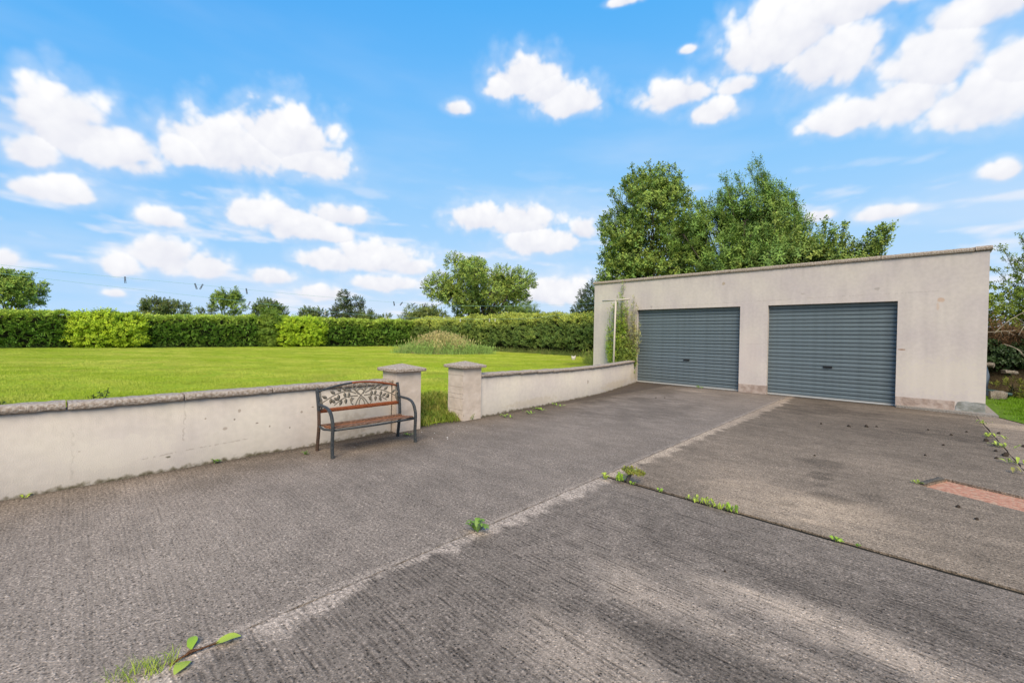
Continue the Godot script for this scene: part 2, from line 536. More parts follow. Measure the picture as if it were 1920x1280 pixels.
# close-up relief and tone of brushed concrete, 2 m square: [tone, height]
func micro(grooves: float, pits: int, seed_: int) -> Array:
	var n := 1024
	var r := RandomNumberGenerator.new()
	r.seed = seed_
	var f := FastNoiseLite.new()
	f.noise_type = FastNoiseLite.TYPE_SIMPLEX_SMOOTH
	f.frequency = 0.16
	f.fractal_octaves = 4
	f.seed = seed_
	var grain := f.get_seamless_image(n, n).get_data()
	f.frequency = 0.012
	f.seed = seed_ + 1
	var broad := f.get_seamless_image(n, n).get_data()
	var h := PackedFloat32Array()
	h.resize(n * n)
	for i in n * n:
		h[i] = 0.62 + (grain[i] - 128) / 128.0 * 0.20
	# tamp ridges: long soft furrows at an almost even pitch, fading in and out
	var z := 0.0
	while z < n - 8:
		var depth := grooves * r.randf_range(0.55, 1.0)
		var w := r.randf_range(4.2, 6.6)
		var fine := r.randf() < 0.3
		if fine:
			w = r.randf_range(1.6, 3.0)
			depth *= 0.8
		var p1 := r.randf_range(0, TAU)
		var p2 := r.randf_range(0, TAU)
		var k1 := r.randi_range(1, 2)
		var k2 := r.randi_range(3, 6)
		for x in n:
			var zz := z + 2.6 * sin(p1 + TAU * k1 * x / n) + 1.0 * sin(p2 + TAU * k2 * x / n)
			var here := depth * clampf(0.62 + (broad[(int(z) % n) * n + x] - 128) / 90.0, 0.12, 1.0) * (0.8 + (grain[(int(z) % n) * n + x] - 128) / 200.0)
			for q in range(-int(w) - 1, int(w) + 2):
				var d := absf(q + int(zz) - zz) / w
				if d < 1.0:
					var i := posmod(int(zz) + q, n) * n + x
					h[i] -= here * (1.0 - d * d) * 0.42
		z += r.randf_range(4.0, 8.0) if fine else r.randf_range(11.5, 17.5)
	for i in pits: # aggregate: stones proud, pits sunk
		var cx := r.randi_range(0, n - 1)
		var cy := r.randi_range(0, n - 1)
		var rad := r.randf_range(1.0, 3.6)
		var amp := r.randf_range(-0.42, 0.40)
		for yy in range(-int(rad), int(rad) + 1):
			for xx in range(-int(rad), int(rad) + 1):
				if xx * xx + yy * yy <= rad * rad:
					var k := posmod(cy + yy, n) * n + posmod(cx + xx, n)
					h[k] += amp * (1.0 - (xx * xx + yy * yy) / (rad * rad + 0.5))
	var tone := PackedByteArray()
	tone.resize(n * n * 3)
	var bump := PackedByteArray()
	bump.resize(n * n)
	for i in n * n:
		var v := clampf(h[i], 0.0, 1.0)
		bump[i] = int(v * 255)
		var t := clampf(0.34 + 0.74 * v, 0.0, 1.0)
		tone[i * 3] = int(t * 255)
		tone[i * 3 + 1] = int(t * 253)
		tone[i * 3 + 2] = int(t * 250)
	return [ImageTexture.create_from_image(Image.create_from_data(n, n, false, Image.FORMAT_RGB8, tone)), ImageTexture.create_from_image(Image.create_from_data(n, n, false, Image.FORMAT_L8, bump))]

func concrete_mat(pair: Array, macro: Texture2D, relief: float) -> StandardMaterial3D:
	var m := StandardMaterial3D.new()
	m.albedo_texture = pair[0]
	m.heightmap_enabled = true
	m.heightmap_texture = pair[1]
	m.heightmap_scale = relief
	m.roughness = 0.9
	m.metallic_specular = 0.25
	m.detail_enabled = true
	m.detail_albedo = macro
	m.detail_blend_mode = BaseMaterial3D.BLEND_MODE_MUL
	m.detail_uv_layer = BaseMaterial3D.DETAIL_UV_2
	return m

func slab_vertex(st: SurfaceTool, p: Vector3, side := false) -> void:
	st.set_uv(Vector2(p.x / 2.0, (p.z + (p.y if side else 0.0)) / 2.0))
	st.set_uv2(Vector2((p.x - MX0) / MXS, (p.z - MZ0) / MZS))
	st.add_vertex(p)

func slab(rings: Array, thick: float) -> ArrayMesh: # rings: convex polygons of Vector2(x, z), any winding
	var st := begin()
	for poly in rings:
		var pts := PackedVector2Array(poly)
		var idx := Geometry2D.triangulate_polygon(pts)
		for i in range(0, idx.size(), 3):
			var a := pts[idx[i]]
			var b := pts[idx[i + 1]]
			var c := pts[idx[i + 2]]
			if (b - a).cross(c - a) < 0:
				var s := b
				b = c
				c = s
			for p in [a, b, c]: slab_vertex(st, Vector3(p.x, 0, p.y))
		var ccw := Geometry2D.is_polygon_clockwise(pts)
		for i in pts.size():
			var a := pts[i]
			var b := pts[(i + 1) % pts.size()]
			var q := [Vector3(a.x, 0, a.y), Vector3(b.x, 0, b.y), Vector3(b.x, -thick, b.y), Vector3(a.x, -thick, a.y)]
			for k in ([0, 1, 2, 0, 2, 3] if ccw else [0, 2, 1, 0, 3, 2]): slab_vertex(st, q[k], true)
	return done(st)

func edge_run(a: Vector2, b: Vector2, step: float, wob: float, r: RandomNumberGenerator) -> Array: # an arris that is not quite straight
	var n := int(a.distance_to(b) / step)
	var nn := (b - a).orthogonal().normalized()
	var out := []
	for i in n:
		var t := float(i) / n
		out.append(a.lerp(b, t) + (nn * r.randf_range(-wob, wob) if i > 0 else Vector2.ZERO))
	return out

# ---------------------------------------------------------------- rendered walls
# paint weathering as a map: marks = [u metres, v metres, radius u, radius v, r, g, b, strength]; foot = height of the dirt splash
func plaster_map(w: int, h: int, width: float, height: float, base: Color, marks: Array, foot: float, seed_: int, cracks: Array = []) -> ImageTexture:
	var a := FastNoiseLite.new()
	a.noise_type = FastNoiseLite.TYPE_SIMPLEX_SMOOTH
	a.frequency = 0.8
	a.fractal_octaves = 5
	a.seed = seed_
	var b := FastNoiseLite.new()
	b.noise_type = FastNoiseLite.TYPE_SIMPLEX_SMOOTH
	b.frequency = 9.0
	b.fractal_octaves = 4
	b.seed = seed_ + 1
	var data := PackedByteArray()
	data.resize(w * h * 3)
	var o := 0
	var lb := base.linear_to_srgb()
	for y in h:
		var v := height * (1.0 - (y + 0.5) / h)
		for x in w:
			var u := width * (x + 0.5) / w
			var n := a.get_noise_2d(u, v)
			var m := b.get_noise_2d(u, v)
			var streak := a.get_noise_2d(u * 5.0 + 40.0, v * 0.35)
			var k := 1.0 + 0.05 * n + 0.03 * m + 0.035 * streak - 0.10 * maxf(0.0, streak + 0.1) * smoothstep(height - 0.9, height, v)
			var r := lb.r * k
			var g := lb.g * (k + 0.006 * n)
			var bl := lb.b * (k - 0.02 * n)
			if v < foot * 2.2:
				var d := clampf((foot - v) / foot + m * 1.1 + n * 0.5 - 0.25, 0.0, 1.0) * smoothstep(foot * 2.2, 0.0, v)
				r = lerpf(r, 0.36, d)
				g = lerpf(g, 0.33, d)
				bl = lerpf(bl, 0.26, d)
			for s in marks:
				var eu: float = (u - s[0]) / s[2]
				var ev: float = (v - s[1]) / s[3]
				var q := eu * eu + ev * ev
				if q < 2.5:
					var t: float = smoothstep(1.1, 0.3, q + m * 0.9) * s[7]
					r = lerpf(r, s[4], t)
					g = lerpf(g, s[5], t)
					bl = lerpf(bl, s[6], t)
			for s in cracks: # u0, v0, u1, v1, strength
				var p := Geometry2D.get_closest_point_to_segment(Vector2(u, v), Vector2(s[0], s[1]), Vector2(s[2], s[3]))
				var dd := p.distance_to(Vector2(u + m * 0.03, v + n * 0.02 + m * 0.012))
				if dd < 0.012 and n + m > -0.35:
					var t2: float = s[4] * (1.0 - dd / 0.012)
					r = lerpf(r, 0.42, t2)
					g = lerpf(g, 0.38, t2)
					bl = lerpf(bl, 0.34, t2)
			data[o] = int(255 * clampf(r, 0, 1))
			data[o + 1] = int(255 * clampf(g, 0, 1))
			data[o + 2] = int(255 * clampf(bl, 0, 1))
			o += 3
	return ImageTexture.create_from_image(Image.create_from_data(w, h, false, Image.FORMAT_RGB8, data))

var dash: NoiseTexture2D

func plaster_mat(map: Texture2D, relief := 0.16) -> StandardMaterial3D:
	var m := StandardMaterial3D.new()
	m.albedo_color = Color.WHITE
	m.detail_enabled = true
	m.detail_albedo = map
	m.detail_uv_layer = BaseMaterial3D.DETAIL_UV_2
	m.detail_blend_mode = BaseMaterial3D.BLEND_MODE_MUL
	m.roughness = 0.92
	m.metallic_specular = 0.2
	m.heightmap_enabled = true
	m.heightmap_texture = dash
	m.heightmap_scale = relief
	return m

func wall_vertex(st: SurfaceTool, p: Vector3, u: float, width: float, height: float, v: float) -> void:
	st.set_uv(Vector2(u, -v) / 0.5)
	st.set_uv2(Vector2(u / width, 1.0 - v / height))
	st.add_vertex(p)

# an upright wall along a line of points (x, z): front face on the right-hand side going along, thickness behind
func line_wall(line: Array, thick: float, y0: float, top: Callable, width: float, height: float) -> ArrayMesh:
	var st := begin(true)
	var u := 0.0
	var prev_n := Vector2.ZERO
	for i in line.size() - 1:
		var a: Vector2 = line[i]
		var b: Vector2 = line[i + 1]
		var na := wall_normal(line, i)
		var nb := wall_normal(line, i + 1)
		var len := a.distance_to(b)
		var ta: float = top.call(a.y)
		var tb: float = top.call(b.y)
		var f := [[a, y0, u], [b, y0, u + len], [b, tb, u + len], [a, ta, u]]
		for k in [0, 2, 1, 0, 3, 2]:
			wall_vertex(st, Vector3(f[k][0].x, f[k][1], f[k][0].y), f[k][2], width, height, f[k][1])
		var g := [[a - na * thick, y0, u], [b - nb * thick, y0, u + len], [b - nb * thick, tb, u + len], [a - na * thick, ta, u]]
		for k in [0, 1, 2, 0, 2, 3]:
			wall_vertex(st, Vector3(g[k][0].x, g[k][1], g[k][0].y), g[k][2], width, height, g[k][1])
		var t := [f[3], f[2], g[2], g[3]]
		for k in [0, 2, 1, 0, 3, 2]:
			wall_vertex(st, Vector3(t[k][0].x, t[k][1], t[k][0].y), t[k][2], width, height, t[k][1])
		u += len
	return done(st)

func wall_normal(line: Array, i: int) -> Vector2: # towards the yard (+x) for a wall running to -z
	var d: Vector2 = (line[mini(i + 1, line.size() - 1)] - line[maxi(i - 1, 0)]).normalized()
	return Vector2(-d.y, d.x)

func wall_box(st: SurfaceTool, lo: Vector3, hi: Vector3, u0: float, width: float, height: float) -> void:
	var p := func(i, j, k): return Vector3(hi.x if i else lo.x, hi.y if j else lo.y, hi.z if k else lo.z)
	for f in [[[0, 0, 1], [1, 0, 1], [1, 1, 1], [0, 1, 1]], [[1, 0, 0], [0, 0, 0], [0, 1, 0], [1, 1, 0]], [[1, 0, 1], [1, 0, 0], [1, 1, 0], [1, 1, 1]], [[0, 0, 0], [0, 0, 1], [0, 1, 1], [0, 1, 0]], [[0, 1, 1], [1, 1, 1], [1, 1, 0], [0, 1, 0]], [[0, 0, 0], [1, 0, 0], [1, 0, 1], [0, 0, 1]]]:
		for k in [0, 2, 1, 0, 3, 2]:
			var q: Vector3 = p.call(f[k][0], f[k][1], f[k][2])
			wall_vertex(st, q, q.x - u0 + (hi.z - q.z), width, height, q.y)

# ---------------------------------------------------------------- plants
func sample_blobs(blobs: Array, count: int, r: RandomNumberGenerator, gaps: float, seed_: int, floor_y := -9.0) -> Array: # [place, outward]
	var n := FastNoiseLite.new()
	n.frequency = 0.9
	n.seed = seed_
	n.fractal_octaves = 2
	var weights := PackedFloat32Array()
	for b in blobs: weights.append(b[1] * b[1])
	var out := []
	var tries := 0
	while out.size() < count and tries < count * 6:
		tries += 1
		var b: Array = blobs[r.rand_weighted(weights)]
		var d := rand_dir(r)
		var rad: float = b[1] * (1.0 - 0.45 * pow(r.randf(), 2.0))
		var p: Vector3 = b[0] + d * rad * Vector3(1, b[2] if b.size() > 2 else 0.85, 1)
		if p.y < floor_y: continue
		if n.get_noise_3dv(p) < gaps: continue
		var deep := false
		for c in blobs:
			if c[0].distance_to(p) < c[1] * 0.45:
				deep = true
				break
		if deep: continue
		out.append([p, d])
	return out

func limb(st: SurfaceTool, a: Vector3, b: Vector3, r0: float, r1: float, r: RandomNumberGenerator, sides := 6) -> void:
	var l := a.distance_to(b)
	var pts := [a]
	for i in range(1, 4):
		pts.append(a.lerp(b, i / 4.0) + rand_dir(r) * l * 0.05 + Vector3(0, sin(i / 4.0 * PI) * l * 0.05, 0))
	pts.append(b)
	tube(st, pts, r0, r1, sides)

# tree > trunk, crown; blobs and shoots are given round the tree's own base
func make_tree(called: String, label: String, at: Vector3, blobs: Array, fork: Vector3, trunk_r: float, mesh: Mesh, count: int, size: float, tint: Color, seed_: int, bark: Material, leaves: Material, gaps := -0.25, shoots: Array = [], warm := 0.5, group := "") -> Node3D:
	var t := thing(called, label, "tree", at, 0.0, group)
	var r := RandomNumberGenerator.new()
	r.seed = seed_
	rng.seed = seed_ + 1
	var st := begin(true)
	var pts := [Vector3(0, -0.3, 0), Vector3(0.03, 0.4, 0), fork * 0.6 + rand_dir(r) * 0.08, fork]
	tube(st, pts, trunk_r, trunk_r * 0.6, 9)
	for b in blobs:
		limb(st, fork - Vector3(0, r.randf_range(0, fork.y * 0.3), 0), b[0], trunk_r * 0.33, trunk_r * 0.1, r)
		for k in 4:
			limb(st, b[0], b[0] + rand_dir(r) * b[1] * 0.85, trunk_r * 0.09, trunk_r * 0.03, r, 4)
	for s in shoots:
		tube(st, s, trunk_r * 0.1, 0.008, 4)
	obj("trunk", done(st), bark, t)
	var places := []
	var tints := []
	for q in sample_blobs(blobs, count, r, gaps, seed_):
		var up: Vector3 = q[1] * 0.7 + Vector3(0, 0.45, 0) + rand_dir(r) * 0.5
		places.append(facing(q[0], up, size * r.randf_range(0.7, 1.25)))
		tints.append(jitter(tint, 0.5, warm))
	for s in shoots:
		var c := curve_pts(s, 9)
		for i in range(0, c.size()):
			var keep := 1.0 - 0.5 * float(i) / c.size()
			for k in 2:
				var d: Vector3 = (c[mini(i + 1, c.size() - 1)] - c[maxi(i - 1, 0)]).normalized()
				places.append(facing(c[i] + rand_dir(r) * 0.13 * keep, d + rand_dir(r) * 0.9, size * r.randf_range(0.6, 1.0)))
				tints.append(jitter(tint * 1.12, 0.3, warm))
	scatter("crown", mesh, places, tints, leaves, t)
	return t

func egg_blobs(n: int, rx: float, ry: float, centre: float, blob: float, seed_: int, rz := 0.0) -> Array:
	var r := RandomNumberGenerator.new()
	r.seed = seed_
	var out := []
	for i in n:
		var d := rand_dir(r)
		var k := 0.55 + 0.3 * r.randf()
		out.append([Vector3(d.x * (rx - blob * 0.6) * k / 0.85, centre + d.y * (ry - blob * 0.6) * k / 0.85, d.z * ((rz if rz > 0 else rx) - blob * 0.6) * k / 0.85), blob * r.randf_range(0.75, 1.2)])
	return out

# a clipped or bushy hedge standing on a line from a to b (x, z); the lawn side is on the left going along
func make_hedge(t: Node3D, a: Vector2, b: Vector2, y0: float, h0: float, h1: float, wide: float, mesh: Mesh, per_m2: float, size: float, low: Color, high: Color, bumps: float, bare: float, seed_: int, core: Material, leaves: Material, both := false, warm := 0.4) -> void:
	var r := RandomNumberGenerator.new()
	r.seed = seed_
	rng.seed = seed_ + 2
	var n := FastNoiseLite.new()
	n.seed = seed_
	n.frequency = 0.45
	n.fractal_octaves = 3
	var len := a.distance_to(b)
	var d := (b - a) / len
	var side := Vector2(d.y, -d.x)
	# woody inside
	var st := begin(true)
	var steps := int(len / 0.5)
	var rows := []
	for i in steps + 1:
		var s := len * i / steps
		var h := lerpf(h0, h1, s / len) - 0.13 + bumps * 0.85 * n.get_noise_2d(s, 50.0)
		var row := []
		for q in [[-1, 0.0, 0.42], [-1, 0.35, 0.5], [-1, 0.8, 0.9], [-1, 1.0, 0.75], [1, 1.0, 0.75], [1, 0.8, 0.9], [1, 0.0, 0.5]]:
			var off: float = q[0] * q[2] * (wide / 2 - 0.24) + n.get_noise_2d(s * 2.0, q[1] * 5.0 + q[0]) * 0.12
			var p := a + d * s - side * off
			row.append(Vector3(p.x, y0 + q[1] * h, p.y) - t.position)
		rows.append(row)
	for i in steps:
		for j in 6:
			quad(st, rows[i][j], rows[i][j + 1], rows[i + 1][j + 1], rows[i + 1][j])
	for row in [rows[0], rows[steps]]:
		for j in range(1, 6): tri(st, row[0], row[j], row[j + 1])
	obj("branches", done(st), core, t)
	var places := []
	var tints := []
	var total := int(len * ((h0 + h1) / 2 * (2.0 if both else 1.25) + wide) * per_m2)
	for i in total:
		var s := r.randf_range(-0.1, len + 0.1)
		var h := lerpf(h0, h1, clampf(s / len, 0, 1)) + bumps * n.get_noise_2d(s, 50.0)
		var pick := r.randf() * (h * (2.0 if both else 1.25) + wide)
		var off := 0.0
		var y := 0.0
		var up := Vector3.ZERO
		if pick < wide: # top
			off = (pick / wide - 0.5) * wide * 0.92
			y = h - 0.12 * pow(absf(off) / (wide / 2), 3.0) * 2.0 + r.randf_range(-0.12, 0.05)
			up = Vector3(0, 1, 0) + rand_dir(r) * 0.6
		else:
			var front := pick < wide + h or (both and r.randf() < 0.5)
			y = bare + (h - bare) * pow(r.randf(), 0.9)
			var curve := 0.12 * pow(y / h, 6.0) + 0.20 * pow(1.0 - y / h, 3.0)
			off = (wide / 2 - curve + r.randf_range(-0.16, 0.03) + bumps * n.get_noise_2d(s * 1.6, y * 1.8)) * (1.0 if front else -1.0)
			up = Vector3(side.x, 0.35, side.y) * (1.0 if front else -1.0) + rand_dir(r) * 0.7
			up.y = absf(up.y)
		if bare > 0.3 and y < bare + 0.4 * n.get_noise_2d(s * 1.5, 9.0): continue
		var p := a + d * s + side * off
		places.append(facing(Vector3(p.x, y0 + y, p.y) - t.position, up, size * r.randf_range(0.7, 1.3)))
		# young growth at the top is paler
		var k := clampf(smoothstep(0.62, 1.0, y / h) + n.get_noise_2d(s * 0.7, y * 0.8 + 20.0) * 0.5, 0.0, 1.0)
		tints.append(jitter(low.lerp(high, k), 0.28, warm))
	scatter("foliage", mesh, places, tints, leaves, t)

# a bush of clusters over blobs
func make_bush(called: String, label: String, category: String, at: Vector3, blobs: Array, mesh: Mesh, count: int, size: float, tint: Color, seed_: int, stem: Material, leaves: Material, warm := 0.4, gaps := -0.4) -> Node3D:
	var t := thing(called, label, category, at)
	var r := RandomNumberGenerator.new()
	r.seed = seed_
	rng.seed = seed_ + 1
	var st := begin(true)
	for b in blobs:
		limb(st, Vector3(b[0].x * 0.3, -0.1, b[0].z * 0.3), b[0], 0.05, 0.015, r, 5)
		for k in 5: limb(st, b[0], b[0] + rand_dir(r) * b[1] * 0.8, 0.015, 0.005, r, 4)
	obj("stems", done(st), stem, t)
	var places := []
	var tints := []
	for q in sample_blobs(blobs, count, r, gaps, seed_, 0.05):
		places.append(facing(q[0], q[1] + Vector3(0, 0.4, 0) + rand_dir(r) * 0.6, size * r.randf_range(0.7, 1.3)))
		tints.append(jitter(tint, 0.28, warm))
	scatter("foliage", mesh, places, tints, leaves, t)
	return t

# small plants in the yard: each leaf a mesh of its own
func weed_leaf(length: float, wide: float, rise: float, seed_: int, toothed := false) -> ArrayMesh:
	var st := begin(true)
	var n := 6
	var r := RandomNumberGenerator.new()
	r.seed = seed_
	var rows := []
	for i in n + 1:
		var t := float(i) / n
		var w := wide * 0.5 * sin(PI * pow(t, 0.8) * 0.94 + 0.1)
		if toothed: w *= 0.65 + 0.5 * (i % 2)
		var c := Vector3(length * t * (1.0 - 0.25 * rise * t), length * rise * (t - 0.75 * t * t) + 0.006, r.randf_range(-0.03, 0.03) * length)
		rows.append([c + Vector3(0, w * 0.25, -w), c, c + Vector3(0, w * 0.25, w)])
	for i in n:
		quad(st, rows[i][1], rows[i + 1][1], rows[i + 1][0], rows[i][0])
		quad(st, rows[i][2], rows[i + 1][2], rows[i + 1][1], rows[i][1])
	return done(st)

func weed(called: String, label: String, category: String, at: Vector3, n: int, length: float, wide: float, rise: float, m: Material, seed_: int, toothed := false, spread := 0.02, group := "") -> Node3D:
	var t := thing(called, label, category, at, 0.0, group)
	var r := RandomNumberGenerator.new()
	r.seed = seed_
	var shapes := []
	for i in 3: shapes.append(weed_leaf(length, wide, rise * (0.7 + 0.35 * i), seed_ + i, toothed))
	for i in n:
		var o := obj("leaf", shapes[i % 3], m, t)
		o.rotation = Vector3(0, i * 2.4 + r.randf_range(-0.4, 0.4), r.randf_range(-0.1, 0.35))
		o.scale = Vector3.ONE * r.randf_range(0.6, 1.1)
		o.position = Vector3(r.randf_range(-spread, spread), 0.002, r.randf_range(-spread * 0.4, spread * 0.4))
	return t

# ---------------------------------------------------------------- the place
var lawn_noise := FastNoiseLite.new()

func wall_x(z: float) -> float: # yard face of the garden walls
	var pts := [[3.0, -6.0], [0.5, -6.04], [-1.1, -6.1], [-3.6, -6.15], [-4.9, -6.04], [-5.44, -6.06], [-6.2, -6.13], [-7.0, -6.18], [-8.45, -6.24], [-9.51, -6.32], [-10.36, -6.43], [-11.94, -6.74], [-14.24, -7.28]]
	if z >= pts[0][0]: return pts[0][1]
	for i in pts.size() - 1:
		if z >= pts[i + 1][0]:
			return lerpf(pts[i][1], pts[i + 1][1], (z - pts[i][0]) / (pts[i + 1][0] - pts[i][0]))
	return -7.28

func lawn_y(x: float, z: float) -> float:
	var far := wall_x(z) - 0.12 - x
	var rise := smoothstep(0.0, 1.15, far)
	return 0.012 + 0.29 * rise + 0.03 * lawn_noise.get_noise_2d(x, z) * rise + 0.1 * smoothstep(18, 32, far)

func grid_sheet(xs: Callable, nx: int, z0: float, z1: float, nz: int, height: Callable) -> ArrayMesh:
	var st := begin(true)
	for j in nz + 1:
		var z := lerpf(z0, z1, float(j) / nz)
		for i in nx + 1:
			var x: float = xs.call(float(i) / nx, z)
			st.set_uv(Vector2(x, z) / 3.0)
			st.set_uv2(Vector2(x, z) / 40.0)
			st.add_vertex(Vector3(x, height.call(x, z), z))
	for j in nz:
		for i in nx:
			var a := j * (nx + 1) + i
			for k in [a, a + 1, a + nx + 1, a + 1, a + nx + 2, a + nx + 1]: st.add_index(k)
	return done(st)

func _ready() -> void:
	rng.seed = 4
	# camera
	var cam := Camera3D.new()
	cam.name = "camera"
	add_child(cam)
	var ya := 0.766
	var pi := 0.012
	var ro := 0.0171
	var fw := Vector3(-sin(ya) * cos(pi), -sin(pi), -cos(ya) * cos(pi))
	var r0 := Vector3(cos(ya), 0, -sin(ya))
	var u0 := r0.cross(fw)
	cam.transform = Transform3D(Basis(r0 * cos(ro) + u0 * sin(ro), u0 * cos(ro) - r0 * sin(ro), -fw).orthonormalized(), Vector3(0, 1.6, 0))
	cam.fov = rad_to_deg(2.0 * atan(640.0 / 780.15))
	cam.near = 0.05
	cam.far = 3000
	cam.current = true
	# sky, sun, exposure
	var e := Environment.new()
	e.background_mode = Environment.BG_SKY
	var sky := Sky.new()
	var pm := PanoramaSkyMaterial.new()
	pm.panorama = make_sky()
	sky.sky_material = pm
	e.sky = sky
	e.tonemap_mode = Environment.TONE_MAPPER_LINEAR
	e.tonemap_exposure = 1.0
	e.sdfgi_enabled = true
	e.ssao_enabled = true
	e.ssil_enabled = true
	var we := WorldEnvironment.new()
	we.name = "environment"
	we.environment = e
	add_child(we)
	var sun := DirectionalLight3D.new()
	sun.name = "sun"
	sun.light_energy = 1.5
	sun.light_color = Color(1.0, 0.94, 0.84)
	sun.light_angular_distance = 36.0
	sun.shadow_enabled = true
	add_child(sun)
	sun.look_at_from_position(Vector3(6.6, 10.0, 7.4), Vector3.ZERO)
	build_ground()
	build_walls()
	build_garage()
	build_far_plants()
	build_lawn_things()
	build_right_side()
	build_bench()
	build_small()

# ---------------------------------------------------------------- ground
func build_ground() -> void:
	lawn_noise.seed = 8
	lawn_noise.frequency = 0.12
	lawn_noise.fractal_octaves = 3
	# far fields, one sheet to the horizon
	var st := begin()
	quad(st, Vector3(-900, -0.13, 900), Vector3(900, -0.13, 900), Vector3(900, -0.13, -900), Vector3(-900, -0.13, -900))
	struct("ground", done(st), stone_mat([[0.2, Color(0.06, 0.1, 0.025)], [0.8, Color(0.12, 0.17, 0.04)]], 0.01, 40.0, 0.5, 31))
	# soil under the yard, seen in the open joints
	struct("soil", box_mesh(Vector3(-7.4, -0.12, -14.4), Vector3(5.2, -0.075, 3)), stone_mat([[0.2, Color(0.012, 0.010, 0.007)], [0.8, Color(0.035, 0.029, 0.02)]], 0.03, 0.6, 1.0, 33))
	# the brushed concrete yard in four pours, with open joints
	var macro := make_macro()
	var worn := concrete_mat(micro(0.34, 34000, 3), macro, 0.6)
	var brushed := concrete_mat(micro(0.82, 22000, 5), macro, 0.7)
	var light_brush := concrete_mat(micro(0.6, 32000, 7), macro, 0.5)
	var filler := begin()
	box(filler, Vector3(-2.566, -0.07, -14.2), Vector3(-2.54, -0.012, 3))
	struct("joint_filler", done(filler), mat(Color(0.045, 0.038, 0.03), 0.95))
	var filler2 := begin()
	box(filler2, Vector3(-2.54, -0.07, -4.278), Vector3(5, -0.014, -4.19))
	struct("joint_filler", done(filler2), mat(Color(0.018, 0.015, 0.010), 0.95))
	var yard := thing("concrete_yard", "", "", Vector3.ZERO)
	yard.set_meta("kind", "structure")
	var r := RandomNumberGenerator.new()
	r.seed = 12
	var s1 := []
	s1.append_array(edge_run(Vector2(-2.557, 3), Vector2(-2.557, -14.6), 0.05, 0.006, r))
	s1.append_array([Vector2(-2.557, -14.6), Vector2(-7.6, -14.6), Vector2(-7.6, 3)])
	obj("slab", slab([s1], 0.08), worn, yard)
	var s3 := []
	s3.append_array(edge_run(Vector2(5.0, -4.2), Vector2(-2.549, -4.2), 0.12, 0.005, r))
	s3.append_array(edge_run(Vector2(-2.549, -4.2), Vector2(-2.549, 3), 0.05, 0.006, r))
	s3.append_array([Vector2(-2.549, 3), Vector2(5, 3)])
	obj("slab", slab([s3], 0.08), brushed, yard)
	# far pour, with a sunk panel let into it
	var e1 := Vector2(0.93, 0.365)
	var e2 := Vector2(0.365, -0.93)
	var c0 := Vector2(0.11, -6.58)
	var c1 := c0 + e1 * 0.92
	var c2 := c1 + e2 * 0.60
	var c3 := c0 + e2 * 0.60
	var o0 := Vector2(-2.549, -4.27)
	var o1 := Vector2(1.06, -4.27)
	var o2 := Vector2(1.06, -14.6)
	var o3 := Vector2(-2.549, -14.6)
	# the sunk panel's right end runs past the long joint, so that the pour ends at its edge
	var cut1 := c0 + e1 * 0.88
	var cut2 := c3 + e1 * 0.65
	var front := edge_run(o0, o1, 0.12, 0.005, r)
	front.append(o1)
	var p1 := front.duplicate()
	p1.append_array([cut1, c0])
	var left := [o0, c0, c3, o3]
	var back := [o3, c3, cut2, o2]
	var right := [o2, cut2, cut1, o1]
	obj("slab", slab([p1, left, back, right], 0.08), light_brush, yard)
	var s4 := []
	s4.append_array(edge_run(Vector2(1.078, -14.0), Vector2(1.078, -4.24), 0.15, 0.012, r))
	s4.append_array([Vector2(1.078, -4.24), Vector2(5, -4.24), Vector2(5, -13.0), Vector2(1.7, -13.2), Vector2(1.42, -14.0)])
	obj("slab", slab([s4], 0.08), light_brush, yard)
	var st2 := begin()
	for q in [[c0, cut1, cut2, c3]]:
		quad(st2, Vector3(q[0].x, -0.028, q[0].y), Vector3(q[1].x, -0.028, q[1].y), Vector3(q[2].x, -0.028, q[2].y), Vector3(q[3].x, -0.028, q[3].y))
	var panel := obj("sunken_panel", done(st2), stone_mat([[0.15, Color(0.34, 0.17, 0.11)], [0.45, Color(0.46, 0.22, 0.145)], [0.62, Color(0.47, 0.26, 0.18)], [0.85, Color(0.46, 0.33, 0.22)]], 0.02, 0.7, 0.5, 41))
	tag(panel, "pinkish red panel sunk below the concrete at the right edge of the yard", "panel")
	# lip of broken concrete on the near-left side of the panel
	var lip := obj("edging", worn_bar(0.5, 0.026, 0.05, 0.008, 0.006, 17), stone_mat([[0.2, Color(0.06, 0.055, 0.045)], [0.8, Color(0.16, 0.145, 0.13)]], 0.04, 0.4, 0.8, 43))
	lip.position = Vector3((c0.x + c3.x) / 2 - 0.025, -0.006, (c0.y + c3.y) / 2)
	lip.rotation.y = -atan2(e2.y, e2.x)
	tag(lip, "dark raised strip of broken concrete along the left end of the red panel", "edging")
	# lawn
	var lawn_mat := StandardMaterial3D.new()
	lawn_mat.albedo_texture = noise_tex(0.05, 5, 51, 512, [[0.2, Color(0.19, 0.26, 0.018)], [0.55, Color(0.27, 0.34, 0.026)], [0.85, Color(0.35, 0.38, 0.05)]])
	lawn_mat.roughness = 0.9
	lawn_mat.metallic_specular = 0.1
	struct("lawn", grid_sheet(func(t, z): return lerpf(wall_x(z) - 0.11, -41.0, pow(t, 1.6)), 70, -27.5, 14.0, 110, lawn_y), lawn_mat)
	# mown blades
	var grass := leaf_mat(0.6, 0.5)
	var patches := [blade_patch(230, 0.62, 0.025, 0.055, 0.007, 0.5, 61), blade_patch(230, 0.62, 0.02, 0.06, 0.007, 0.6, 62)]
	var tone := FastNoiseLite.new()
	tone.seed = 66
	tone.frequency = 0.16
	tone.fractal_octaves = 4
